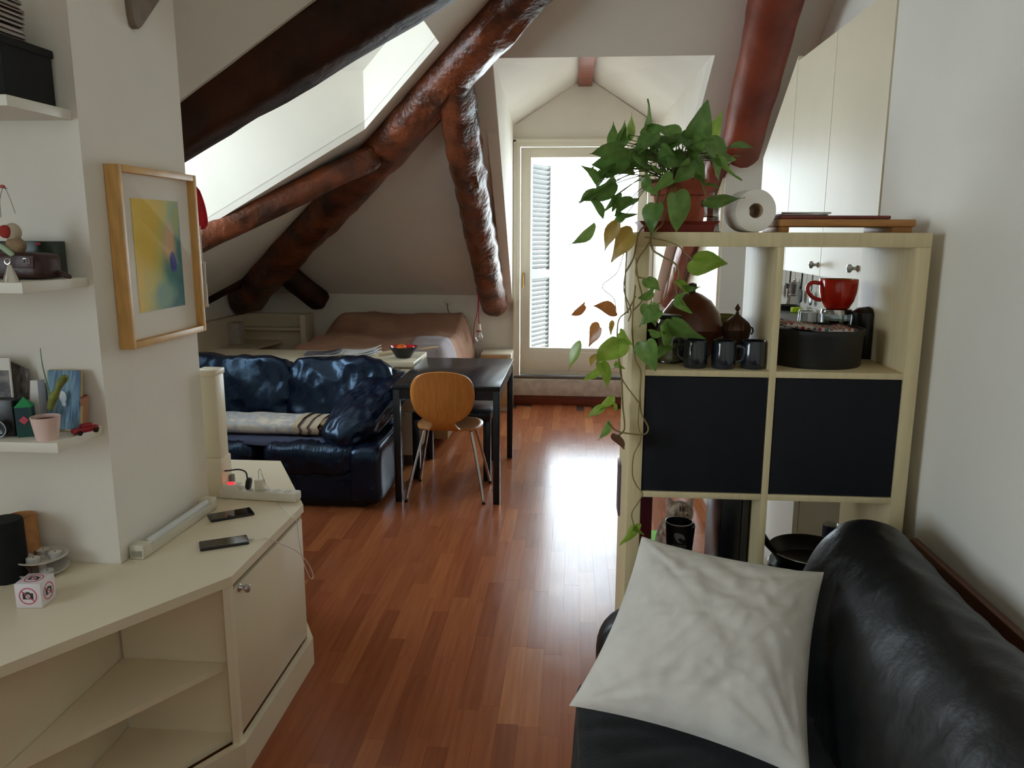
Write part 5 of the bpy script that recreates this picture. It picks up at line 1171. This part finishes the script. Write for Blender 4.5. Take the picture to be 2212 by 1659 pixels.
# ================================================================== KITCHEN behind the shelf unit
uc = thing('kitchen_wall_cabinet', 'tall cream kitchen wall cabinets with slanted end under the roof', 'cabinet', (1.15, 3.5, 1.44))
zb_ = 1.44
b = B(); b.prism([(.995, 2.655, zb_), (.995, 4.3, zb_), (.995, 4.3, 1.99), (.995, 3.78, 2.355), (.995, 2.655, 2.355)], (.36, 0, 0)); part(b, 'carcass', CREAM, uc, 0)
for ya, yb, kn in ((2.657, 3.212, 2.74), (3.217, 3.742, 3.28), (3.747, 4.298, None)):
    zt1, zt2_ = (2.353, 2.353) if yb < 3.75 else (2.375, 1.99)
    b = B(); b.prism([(.975, ya, zb_), (.975, yb, zb_), (.975, yb, zt2_), (.975, ya, zt1)], (.019, 0, 0)); d_ = part(b, 'door', CREAM, uc, 0)
    if kn:
        b = B(); kz = PX(1753 if ya > 3 else 1836, 572 if ya > 3 else 580, .95); b.lathe((0, 0, 0), [(0, 0), (.012, 0), (.006, .006), (.006, .016), (.015, .024), (.013, .034), (0, .038)], 16, T((.975, kz.y, kz.z)) @ Matrix.Rotation(-PI / 2, 4, 'Y')); b.ob('knob', STEEL, d_)
lcab = thing('kitchen_base_cabinet', 'white kitchen base cabinets with dark worktop behind the shelf unit', 'cabinet', (1.05, 3.6, 0))
b = B(); b.box(.80, 1.355, 2.66, 5.39, .08, .86); part(b, 'carcass', WHITEP, lcab)
b = B(); b.box(.77, 1.355, 2.645, 5.39, .86, .9, .003); part(b, 'worktop', mat('grey_worktop', C(110, 112, 114), .35, var=.2, vscale=60), lcab)
b = B(); b.box(.83, 1.355, 2.68, 5.39, 0, .08); part(b, 'plinth', WHITEP, lcab)
for k in range(5):
    ya = 2.662 + k * .545
    b = B(); b.box(.78, .799, ya, ya + .541, .085, .855, .002); d_ = part(b, 'door', WHITEP, lcab)
    b = B(); b.sphere((.77, ya + .06, .76), .013, 12, 8); b.ob('knob', STEEL, d_)
cooker = thing('raised_counter_unit', 'grey raised counter unit with a moka pot on top, behind the shelf unit', 'counter', (1.15, 4.6, .9))
b = B(); b.box(1.075, 1.355, 3.8, 4.95, .9, 1.15); part(b, 'unit_body', WHITEP, cooker)
b = B(); b.box(1.06, 1.355, 3.78, 4.96, 1.15, 1.175, .003); part(b, 'unit_top', mat('grey_worktop', C(110, 112, 114)), cooker)
moka((PY(1714, 650, 4.85).x, 4.85, 1.175), .9, 'aluminium moka pot on the grey counter seen through the second cell')
kp = thing('black_skillet', 'small black skillet on the grey kitchen counter beneath the moka pot', 'pan', (1.2, 4.75, 1.175))
px_ = PY(1703, 665, 4.6); b = B(); b.lathe((px_.x, 4.6, 1.175), [(0, 0), (.05, 0), (.065, .03), (.063, .03), (.048, .004), (0, .004)], 30); part(b, 'pan_body', PANM, kp)
b = B(); b.rod((px_.x - .05, 4.57, 1.2), (px_.x - .14, 4.5, 1.205), .008, 8); part(b, 'handle', PANM, kp)
sgp = PY(1721, 664, 4.45); o = B().cushion((.06, .04, .03), T((sgp.x, 4.45, 1.191)), n=5, e=6).ob('lime_sponge', mat('lime_sponge', C(176, 200, 40), .9)); tag(o, 'lime green sponge on the grey kitchen counter', 'sponge')
ur = thing('utensil_rail', 'dark utensil rail with hanging tools under the far wall cabinet', 'utensil rail', (1.3, 4.9, 1.4))
b = B(); b.rod((1.345, 4.35, 1.42), (1.345, 5.35, 1.42), .008, 8); part(b, 'rail', BLACKPL, ur)
for k, yy in enumerate((4.5, 4.7, 4.95, 5.15)):
    b = B(); b.tube([(1.335, yy, 1.43), (1.33, yy, 1.4), (1.33, yy + .01, 1.27)], .005, 6); b.cushion((.012, .06, .08), T((1.33, yy + .01, 1.25)), n=4, e=3); part(b, 'utensil', (STEEL, PANM, mat('dark_brown', C(66, 48, 42)), STEEL)[k], ur)
o = B().prism([PZ(x, y, .001) for x, y in ((1400, 1150), (1470, 1150), (1475, 1190), (1398, 1190))], (0, 0, .012)).ob('green_mat', mat('lime_mat', C(128, 196, 92), .8)); tag(o, 'bright green mat on the floor behind the tabby cat', 'mat')

# ---- the tabby cat sitting behind the shelf unit
hc_ = PY(1468, 1108, 3.12); hx, hz = hc_.x, hc_.z
cat = thing('cat', 'tabby cat sitting behind the shelf unit, peeking over the black cup', 'cat', (hx, 3.25, 0))
FUR = bpy.data.materials.new('tabby_fur'); FUR.use_nodes = True; nt = FUR.node_tree; bs = nt.nodes['Principled BSDF']; bs.inputs['Roughness'].default_value = .9; bs.inputs['Specular IOR Level'].default_value = .15
tc = nt.nodes.new('ShaderNodeTexCoord'); wv = nt.nodes.new('ShaderNodeTexNoise'); wv.inputs['Scale'].default_value = 52; wv.inputs['Detail'].default_value = 4; tm = nt.nodes.new('ShaderNodeMapping'); tm.inputs['Scale'].default_value = (1, .6, .42)
nt.links.new(tc.outputs['Object'], tm.inputs[0]); nt.links.new(tm.outputs[0], wv.inputs['Vector']); nt.links.new(ramp_(wv.outputs[0], [(.34, C(74, 60, 52)), (.46, C(120, 102, 88)), (.56, C(146, 126, 108)), (.7, C(176, 158, 140))]), bs.inputs['Base Color'])
b = B()
b.sphere((hx, 3.33, .14), .13, 20, 12, (.85, 1.0, 1.05))            # haunches and belly
b.sphere((hx, 3.26, .27), .095, 20, 12, (.85, .85, 1.5))            # chest
b.sphere((hx, 3.2, hz - .09), .058, 18, 10, (1, 1, 1.3))            # neck
b.sphere((hx, 3.12, hz), .058, 24, 16, (1.0, .92, .86))             # skull
for s_ in (-1, 1):
    b.sphere((hx + s_ * .022, 3.075, hz - .027), .021, 16, 10, (1.1, 1, .85))     # cheeks
    b.sphere((hx + s_ * .09, 3.3, .1), .075, 16, 10, (.7, 1.2, 1.2))  # thighs
    b.rod((hx + s_ * .042, 3.2, .26), (hx + s_ * .04, 3.15, .03), .03, 12, r2=.02)  # front legs
    b.sphere((hx + s_ * .04, 3.135, .018), .024, 14, 8, (1, 1.4, .75))  # paws
    b.sphere((hx + s_ * .085, 3.2, .02), .028, 14, 8, (.9, 1.8, .7))    # hind paws
b.sphere((hx, 3.075, hz - .017), .017, 14, 8, (1, 1, 1))              # muzzle bridge
b.tube([(hx + .05, 3.42, .05), (hx + .14, 3.38, .03), (hx + .17, 3.26, .025), (hx + .13, 3.15, .025)], lambda t: .024 - .008 * t, 10, smooth=5)
o = part(b, 'body', FUR, cat, 180)
rm = o.modifiers.new('r', 'REMESH'); rm.mode = 'VOXEL'; rm.voxel_size = .006; rm.use_smooth_shade = True
sm_ = o.modifiers.new('s', 'SMOOTH'); sm_.iterations = 6; sm_.factor = .6
for s_ in (-1, 1):
    e_ = B()
    def earf(u, v, s_=s_):
        tip = V((hx + s_ * .047, 3.13, hz + .075)); a = V((hx + s_ * .05, 3.115, hz + .012)).lerp(V((hx + s_ * .016, 3.11, hz + .04)), u)
        a = a + V((0, -.012 + .022 * abs(u - .5) * 2, 0)); return a.lerp(tip, v ** .9) + V((s_ * .006 * math.sin(v * PI), .006 * v, 0))
    e_.grid(earf, 9, 8); o = e_.ob('ear', mat('cat_ear', C(150, 126, 112), .9, sheen=.2), cat, smooth=180); o.modifiers.new('t', 'SOLIDIFY').thickness = .003
    b = B(); b.sphere((hx + s_ * .0235, 3.069, hz + .014), .0105, 16, 10, (1.1, .6, .85)); o = b.ob('eye', mat('cat_eye', C(122, 112, 82), .08, coat=.8), cat, smooth=180)
    b = B(); b.sphere((hx + s_ * .0235, 3.0635, hz + .014), .005, 10, 8, (.55, .5, 1.3)); b.ob('pupil', BLACKPL, o, smooth=180)
    b = B(); b.box(hx + s_ * .006 - .0025, hx + s_ * .006 + .0025, 3.066, 3.07, hz + .026, hz + .044); b.ob('forehead_stripe', mat('dark_tabby', C(40, 32, 28), .9), cat)
b = B(); b.sphere((hx, 3.054, hz - .016), .006, 12, 8, (1.3, .7, .8)); b.ob('nose', mat('cat_nose', C(140, 84, 80), .5), cat, smooth=180)

# ================================================================== FOREGROUND: black leather sofa with a linen pillow
s2 = thing('black_sofa', 'black leather sofa along the east wall in the foreground, wooden back rail', 'sofa', (.5, 1.2, 0))
b = B(); b.box(.1, .93, .15, 2.06, .05, .3, .02); part(b, 'base', LEAK, s2)
b = B(); b.cushion((.76, 1.78, .2), T((.425, 1.14, .345)), n=14, e=7, wr=.006, ws=5, seed=1); part(b, 'seat_cushion', LEAK, s2, 180)
b = B(); b.cushion((.80, .15, .40), T((.485, 2.035, .385)), n=14, e=4.5, wr=.006, ws=6, seed=3); part(b, 'arm', LEAK, s2, 180)
prof = [(.585, .30), (.585, .45), (.592, .56), (.62, .68), (.665, .775), (.72, .835), (.78, .858), (.835, .845), (.878, .80), (.9, .70), (.905, .5), (.905, .30)]
psp = spline([V((a, 0, c)) for a, c in prof], 5); cxp, czp = .76, .55
b = B(); NU = 110
def bk(u, v):
    y = .05 + 2.055 * u; p = psp[min(len(psp) - 1, int(round(v * (len(psp) - 1))))]
    e_ = 1.0; d = min(2.105 - y, y - .05)
    if d < .14: e_ = math.sqrt(max(0, 1 - ((.14 - d) / .14) ** 2)) * .42 + .58
    sag = -.02 * smooth_(abs(y - 1.05), 0, .9) + .02; bump_ = .02 * math.exp(-((y - 1.98) / .16) ** 2)
    x = cxp + (p.x - cxp) * e_; z = (czp + (p.z - czp) * e_) + (bump_ - sag * .4) * smooth_(p.z, .5, .85)
    nn = V((p.x - cxp, 0, p.z - czp)).normalized()
    w_ = .012 * noise.noise(V((y * 4, v * 4, 1))) + .010 * (.4 - abs(noise.noise(V((y * 9 + v * 6, v * 7 - y * 2, 5))))) + .004 * noise.noise(V((y * 30, v * 9, 2)))
    return V((x, y, z)) + nn * w_
b.grid(bk, NU, 56); 
part(b, 'back_cushion', LEAK, s2, 180)
b = B(); b.box(.935, .957, .1, 2.11, .1, .785, .006); part(b, 'wooden_back_rail', mat('sofa_wood', C(96, 58, 36), .5, var=.2, vscale=8, stretch=(6, .6, 6)), s2)
b = B(); b.prism([(.93, .1, 0), (.97, .1, 0), (.97, .16, 0), (.93, .16, 0)], (0, 0, .1)); b.box(.12, .18, 1.9, 1.96, 0, .06); b.box(.85, .91, 1.9, 1.96, 0, .06); b.box(.12, .18, .2, .26, 0, .06); b.box(.85, .91, .2, .26, 0, .06); part(b, 'feet', REDWOOD, s2)
cvr = B()
def cov(u, v):
    # runs from the floor edge up over the seat and up the backrest
    s = v * .93; y = .35 + 1.5 * u
    if s < .36: x, z = .040 - .01 * s, .09 + s
    elif s < .40: t = (s - .36) / .04; x, z = .038 + .042 * t, .45 + .012 * t
    elif s < .92: x, z = .08 + (s - .40), .462
    else: x, z = .60, .462 + (s - .92) * .8
    f = .014 * math.sin(y * 42 + 3 * noise.noise(V((y * 5, 0, 0)))) * smooth_(.38 - s, 0, .3) + .012 * noise.noise(V((y * 5, s * 5, 3))) + .006 * abs(noise.noise(V((y * 12, s * 6, 9))))
    if s < .38: x -= abs(f)
    elif s < .92: z += abs(f)
    else: x -= abs(f) + .004
    return V((x, y, z))
cvr.grid(cov, 110, 60); o = cvr.ob('black_throw', CLOTHK, smooth=180); o.modifiers.new('t', 'SOLIDIFY').thickness = .004
tag(o, 'black fleece throw draped over the foreground sofa seat, folds at the edge', 'throw')

# linen pillow, defined by its four corners
cTL, cTR, cBR, cBL = V((.178, 1.93, .845)), V((.618, 1.86, .78)), V((.528, 1.50, .50)), V((.015, 1.66, .50))
cBR = PY(1752, 1690, 1.46); cTL = PY(1386, 1158, 1.90); cTR = PY(1780, 1236, 1.86); cBL = PY(1229, 1524, 1.62)
pil = thing('linen_pillow', 'large crumpled beige linen pillow leaning on the foreground sofa seat', 'pillow', (.33, 1.7, .47))
ctr = (cTL + cTR + cBR + cBL) / 4; pn_ = ((cTR - cBL).cross(cTL - cBR)).normalized()
if pn_.dot(EYEP - ctr) < 0: pn_ = -pn_
def pillow(side):
    def fn(u, v):
        a, c = 2 * u - 1, 2 * v - 1
        # sides pulled in between the corners
        pull = .085
        uu = .5 + .5 * a * (1 - pull * (1 - c * c)); vv = .5 + .5 * c * (1 - pull * (1 - a * a))
        p = cBL.lerp(cBR, uu).lerp(cTL.lerp(cTR, uu), vv)
        t = max(0, (1 - a ** 2)) ** .55 * max(0, (1 - c ** 2)) ** .55
        h = .095 * t
        rim = 1 - max(abs(a), abs(c))
        r_ = math.atan2(c, a); rad = math.hypot(a, c)
        wr_ = 0
        for (ka, kc, sd_) in ((-1, 1, 3), (1, 1, 7), (-1, -1, 11), (1, -1, 15)):
            dx_, dc_ = a - ka, c - kc; rd = math.hypot(dx_, dc_); an = math.atan2(dc_, dx_)
            wr_ += .016 * (abs(noise.noise(V((math.cos(an) * 4.5 + sd_, math.sin(an) * 4.5, rd * .7 + side)))) - .18) * math.exp(-(rd / .95) ** 2) * min(1, rim * 6)
        wr_ += .006 * noise.noise(V((math.cos(r_) * 3.2, math.sin(r_) * 3.2, rad * 1.2 + side * 5))) * min(1, rim * 5) * smooth_(rad, .25, .9)
        wr_ += .009 * noise.noise(V((a * 3 + c * 2, c * 3.4, 2))) * t + .005 * (.3 - abs(noise.noise(V((a * 5 - c * 3, c * 6 + a, 8))))) * t * 2
        return p + pn_ * (side * h + wr_ * (1 if side > 0 else .6))
    return fn
for sd in (1, -1):
    b = B(); b.grid(pillow(sd), 70, 70); part(b, 'front_cover' if sd > 0 else 'back_cover', LINEN, pil, 180)
# ================================================================== POTHOS on the shelf unit
plant = thing('trailing_pothos', 'lush trailing pothos in a terracotta pot on top of the shelf unit', 'plant', (.28, 2.31, ST))
tray = thing('red_tray', 'flared dark red plant tray on top of the shelf unit under terracotta pot', 'tray', (.29, 2.32, ST))
def frus(b, x0, x1, y0, y1, z0, z1, g):
    lo = [b.bm.verts.new(V(p)) for p in ((x0, y0, z0), (x1, y0, z0), (x1, y1, z0), (x0, y1, z0))]; hi = [b.bm.verts.new(V(p)) for p in ((x0 - g, y0 - g, z1), (x1 + g, y0 - g, z1), (x1 + g, y1 + g, z1), (x0 - g, y1 + g, z1))]
    for k in range(4): b.bm.faces.new([lo[k], lo[(k + 1) % 4], hi[(k + 1) % 4], hi[k]])
    b.bm.faces.new(lo[::-1]); b.bm.faces.new(hi); return b
TRM = mat('dark_red_plastic', C(140, 50, 44), .45)
b = B(); frus(b, .196, .384, 2.235, 2.42, ST, ST + .02, .004); part(b, 'tray_body', TRM, tray)
b = B(); frus(b, .190, .390, 2.229, 2.426, ST + .02, ST + .03, .010); part(b, 'tray_rim', TRM, tray)
pc_ = V((.295, 2.325, ST + .031))
b = B(); b.lathe(pc_, [(0, 0), (.058, 0), (.068, .07), (.078, .072), (.082, .115), (.076, .115), (.072, .095), (0, .095)], 40); part(b, 'pot', TERRA, plant)
b = B(); b.cyl(pc_ + V((0, 0, .094)), .072, .006, 30); part(b, 'soil', mat('dark_soil', C(48, 36, 28), .95, var=.4, vscale=90), plant)
def leaf_mat(name, c, c2, tr=.35):
    m = bpy.data.materials.new(name); m.use_nodes = True; nt = m.node_tree; b_ = nt.nodes['Principled BSDF']; b_.inputs['Roughness'].default_value = .32; b_.inputs['Specular IOR Level'].default_value = .45
    tc = nt.nodes.new('ShaderNodeTexCoord'); n = nt.nodes.new('ShaderNodeTexNoise'); n.inputs['Scale'].default_value = 3; n.inputs['Detail'].default_value = 4; nt.links.new(tc.outputs['Object'], n.inputs[0])
    r = nt.nodes.new('ShaderNodeValToRGB'); r.color_ramp.elements[0].color = c; r.color_ramp.elements[1].color = c2; r.color_ramp.elements[0].position = .4; r.color_ramp.elements[1].position = .75
    nt.links.new(n.outputs[0], r.inputs[0]); nt.links.new(r.outputs[0], b_.inputs['Base Color'])
    tl = nt.nodes.new('ShaderNodeBsdfTranslucent'); hs = nt.nodes.new('ShaderNodeHueSaturation'); hs.inputs['Value'].default_value = 1.6; hs.inputs['Hue'].default_value = .485; nt.links.new(r.outputs[0], hs.inputs['Color']); nt.links.new(hs.outputs[0], tl.inputs[0])
    mx = nt.nodes.new('ShaderNodeMixShader'); mx.inputs[0].default_value = tr; nt.links.new(b_.outputs[0], mx.inputs[1]); nt.links.new(tl.outputs[0], mx.inputs[2]); nt.links.new(mx.outputs[0], nt.nodes['Material Output'].inputs[0])
    return m
LM = [leaf_mat('leaf_dark', C(84, 118, 60), C(108, 142, 72), .38), leaf_mat('leaf_mid', C(100, 136, 66), C(124, 156, 82), .42), leaf_mat('leaf_light', C(120, 156, 56), C(150, 176, 84), .45),
      leaf_mat('leaf_yellowing', C(160, 140, 60), C(180, 150, 80), .45), leaf_mat('leaf_amber', C(170, 110, 54), C(176, 128, 70), .45), leaf_mat('leaf_withered', C(84, 62, 44), C(100, 76, 54), .1)]
LEAFN = ['dark green leaf', 'mid green leaf', 'light green leaf', 'yellowing leaf', 'amber backlit leaf', 'withered brown leaf']
# heart-shaped leaf meshes: x along the leaf (base 0, tip 1), y across, z up; few variants shared by all leaves
def leaf_mesh(k):
    prof = [(0.0, .0), (-.06, .16), (-.05, .30), (.04, .42), (.18, .485), (.34, .475), (.52, .39), (.70, .26), (.86, .12), (1.0, .0)]
    mid = [0, .02, .05, .10, .2, .35, .53, .71, .87, 1.0]
    bm = bmesh.new(); rows = []
    for (px_, w_), mx_ in zip(prof, mid):
        row = []
        for j, t in enumerate((-1, -.5, 0, .5, 1)):
            x = mx_ + (px_ - mx_) * abs(t); y = w_ * t
            z = .10 * abs(t) * w_ * 2 * (.5 + .5 * k) - .16 * x * x * (.4 + k * .5) + .03 * math.sin(x * 7 + k * 2 + t * 2) * abs(t)
            row.append(bm.verts.new((x, y, z)))
        rows.append(row)
    for A, D in zip(rows, rows[1:]):
        for j in range(4):
            try: bm.faces.new([A[j], A[j + 1], D[j + 1], D[j]])
            except ValueError: pass
    bmesh.ops.remove_doubles(bm, verts=bm.verts[:], dist=1e-4)
    me = bpy.data.meshes.new('leaf'); bm.to_mesh(me); bm.free(); me.shade_smooth(); me.materials.append(None); return me
LMESH = [leaf_mesh(k) for k in (.3, .8, 1.4)]
Z7 = lambda x, y: (1200 + x / 3.318, 200 + y / 3.318)
Z8 = lambda x, y: (1200 + x / 2.552, 600 + y / 2.552)
lr = random.Random(21); leaf_bases = []
def leaf(bx, by, tx, ty, w, col, Y, fl=1):
    p0, p1 = PY(bx, by, Y), PY(tx, ty, Y + lr.uniform(-.03, .03))
    L = (p1 - p0).length; X_ = (p1 - p0).normalized()
    view = (EYEP - (p0 + p1) / 2).normalized(); N = (view - X_ * view.dot(X_)).normalized(); S = N.cross(X_)
    # foreshortened width: turn the blade about its length
    ang = math.acos(min(1, w)) * (1 if lr.random() < .5 else -1) * fl
    N2 = N * math.cos(ang) + S * math.sin(ang); S2 = N2.cross(X_)
    m = Matrix((X_ * L, S2 * L * .92, N2 * L)).transposed().to_4x4() @ Matrix.Scale(1.12 if p0.z > 1.62 else 1.04, 4); m.translation = p0
    o = bpy.data.objects.new('leaf', lr.choice(LMESH)); COL.objects.link(o); adopt(o, plant); o.matrix_basis = m
    o.material_slots[0].link = 'OBJECT'; o.material_slots[0].material = LM[col]
    if col in (3, 4, 5): o['label'] = LEAFN[col]
    leaf_bases.append((p0, Y)); return o
UPP = [(980,330,1105,95,.75,0,2.25),(1065,345,1200,170,.6,2,2.3),(640,262,692,70,.3,0,2.3),(520,330,556,165,.38,2,2.3),(392,375,424,225,.5,0,2.28),(455,340,502,215,.38,0,2.32),
 (470,370,275,460,.62,0,2.2),(640,440,450,500,.7,0,2.22),(620,320,770,240,.6,0,2.3),(880,310,735,245,.65,0,2.34),(700,300,600,420,.7,0,2.22),(880,330,760,430,.6,0,2.24),(760,400,885,520,.6,0,2.2),(900,300,1000,420,.6,0,2.24),
 (1050,350,960,480,.7,1,2.22),(1075,380,1250,455,.7,1,2.2),(1190,450,1290,632,.3,1,2.18),(1120,470,1195,612,.5,1,2.24),(1005,470,1062,665,.5,0,2.2),(965,500,870,645,.7,1,2.16),(1130,330,1230,400,.5,1,2.28),
 (510,460,285,535,.7,0,2.18),(430,540,300,600,.6,0,2.2),(300,640,212,525,.42,0,2.16),(285,630,258,540,.35,0,2.2),(405,640,210,800,.5,0,2.16),(300,700,168,786,.4,0,2.18),(265,770,350,887,.42,0,2.17),(400,755,345,882,.3,0,2.2),
 (440,735,420,850,.5,0,2.2),(560,760,430,855,.5,0,2.22),(440,860,565,890,.4,0,2.2),(500,880,400,960,.45,0,2.18),(560,560,430,560,.6,0,2.26),(600,500,720,560,.6,0,2.3),(340,560,290,690,.5,0,2.22),(420,610,330,720,.5,0,2.24),
 (560,420,660,520,.7,0,2.2),(830,450,940,560,.6,0,2.22),(700,380,820,330,.6,0,2.26),(820,370,930,300,.6,0,2.28),(520,300,420,420,.6,0,2.3),
 (275,932,145,1095,.3,1,2.12),(445,935,345,1117,.48,3,2.12),(556,1012,380,1196,.62,3,2.1),(840,618,690,700,.55,1,2.14),(860,720,892,978,.68,1,2.13),(720,800,675,992,.72,0,2.14),(640,600,705,730,.5,1,2.2),(1085,765,1328,775,.38,0,2.14),(1080,660,1165,672,.3,1,2.25),
 (985,1195,1228,1250,.74,2,2.1),(655,1330,742,1425,.75,1,2.1),(700,1430,600,1480,.6,1,2.1),(915,1395,1033,1402,.38,0,2.09),(870,1350,960,1430,.5,2,2.11),(905,1440,865,1535,.5,1,2.1),(880,1480,960,1592,.55,1,2.1)]
LOW = [(160,150,93,214,.5,4,2.12),(330,185,214,148,.62,4,2.11),(575,175,465,245,.8,1,2.08),(510,150,545,270,.7,1,2.09),(640,235,806,352,.52,0,2.09),(590,255,645,400,.6,1,2.1),(500,350,535,512,.82,1,2.075),(550,430,645,370,.6,1,2.1),(520,300,610,310,.5,1,2.1),
 (245,272,172,372,.62,4,2.1),(295,258,322,312,.62,3,2.11),(355,300,412,372,.62,2,2.09),(345,335,240,487,.78,2,2.07),(140,368,60,507,.36,2,2.12),(232,420,190,482,.5,3,2.12),(255,478,162,577,.4,2,2.1),(250,470,296,590,.6,2,2.08),(345,470,310,500,.6,2,2.1),(335,470,378,508,.6,2,2.1),
 (300,655,252,738,.6,2,2.09),(272,715,162,768,.4,2,2.1),(322,690,335,735,.45,2,2.1),(290,788,254,897,.35,1,2.1),(343,868,368,952,.6,5,2.08),(432,1365,370,1487,.42,2,2.07),(440,1370,482,1425,.5,2,2.07)]
for a in UPP: leaf(*Z7(a[0], a[1]), *Z7(a[2], a[3]), *a[4:])
nup = len(leaf_bases)
for a in LOW: leaf(*Z8(a[0], a[1]), *Z8(a[2], a[3]), *a[4:])
# extra leaves filling the crown
for k in range(28):
    a = lr.uniform(0, 2 * PI); r_ = lr.uniform(.05, .17); c = V((.285 + r_ * math.cos(a) * 1.0, 2.30 + r_ * math.sin(a) * .8, lr.uniform(1.79, 1.885) - r_ * .2))
    c.x = min(max(c.x, .13), .42)
    d = V((math.cos(a) + lr.uniform(-.5, .5), math.sin(a) + lr.uniform(-.5, .5), lr.uniform(-.5, .4))).normalized(); L = lr.uniform(.055, .09)
    n_ = (V((lr.uniform(-.6, .6), lr.uniform(-.9, .3), 1)).normalized()); n_ = (n_ - d * n_.dot(d)).normalized(); s_ = n_.cross(d)
    m = Matrix((d * L, s_ * L * .92, n_ * L)).transposed().to_4x4(); m.translation = c
    o = bpy.data.objects.new('leaf', lr.choice(LMESH)); COL.objects.link(o); adopt(o, plant); o.matrix_basis = m
    o.material_slots[0].link = 'OBJECT'; o.material_slots[0].material = LM[lr.choice((0, 0, 1))]; leaf_bases.append((c, c.y))
# petioles of the crown
STM = mat('stem_green_brown', C(104, 108, 58), .6); VINE = mat('vine_brown', C(128, 112, 66), .65)
b = B()
for i, (p, Y) in enumerate(leaf_bases):
    if i >= nup and i < nup + len(LOW): continue
    if p.z < ST + .03: continue
    s0 = pc_ + V((lr.uniform(-.045, .045), lr.uniform(-.045, .045), .098)); mid = s0.lerp(p, .5) + V((0, 0, .03 + .02 * lr.random()))
    b.tube([s0, mid, p], lambda t: .0019 - .0006 * t, 5, smooth=5)
o = part(b, 'petioles', STM, plant, 180); o['kind'] = 'stuff'
def vine(pts, Y, r=.0022, z8=True, start=None, Ys=None):
    q = [PY(*(Z8 if z8 else Z7)(x, y), Y if not isinstance(Y, (list, tuple)) else Y[i]) for i, (x, y) in enumerate(pts)]
    if start is not None: q = [start] + q
    b = B(); b.tube(q, r, 6, smooth=6); part(b, 'vine', VINE, plant, 180)
rim = lambda dx, dy=-.07: pc_ + V((dx, dy, .12))
vine([(690, 900), (600, 1000), (560, 1180), (500, 1290)], [2.2, 2.125, 2.12, 2.12], .0024, False, rim(-.05))
vine([(440, 100), (400, 180), (350, 230), (340, 330), (350, 450), (365, 560), (370, 700), (380, 830), (345, 872)], 2.105)
vine([(440, 40), (425, 200), (425, 330), (440, 450), (470, 520), (465, 650), (475, 750), (510, 820), (500, 858), (450, 864), (340, 845), (285, 792)], 2.095, .0022, True)
vine([(465, 650), (455, 800), (470, 890), (430, 980), (425, 1090), (450, 1150), (480, 1190), (455, 1240), (420, 1300), (432, 1366)], 2.09, .0017)
vine([(355, 470), (368, 560), (460, 690)], 2.1, .0018)
vine([(700, 960), (690, 1110), (760, 1170), (860, 1230), (885, 1300), (860, 1370)], [2.15, 2.12, 2.115, 2.11, 2.11, 2.11], .0026, False, rim(-.02))
vine([(780, 910), (720, 990), (650, 1110), (590, 1200), (580, 1310), (660, 1335)], [2.16, 2.12, 2.12, 2.11, 2.11, 2.1], .0022, False, rim(-.01))
vine([(640, 1035), (780, 1060), (880, 1100), (940, 1160), (985, 1196)], [2.12, 2.12, 2.11, 2.105, 2.1], .0018, False)
vine([(490, 1150), (440, 1290), (335, 1390), (420, 1480), (435, 1600)], 2.12, .0013, False)
vine([(510, 1140), (500, 1300), (500, 1450), (520, 1580)], 2.11, .0018, False)
vine([(830, 1240), (800, 1400), (780, 1500)], 2.11, .0017, False)
vine([(850, 1250), (850, 1350), (870, 1440), (880, 1500)], 2.11, .0017, False)
vine([(575, 1180), (590, 1330), (620, 1480), (560, 1560)], 2.105, .002, False)
vine([(500, 1290), (490, 1420), (540, 1560), (520, 1640)], 2.11, .0017, False)
vine([(760, 1500), (660, 1570), (600, 1680)], 2.1, .0017, False)
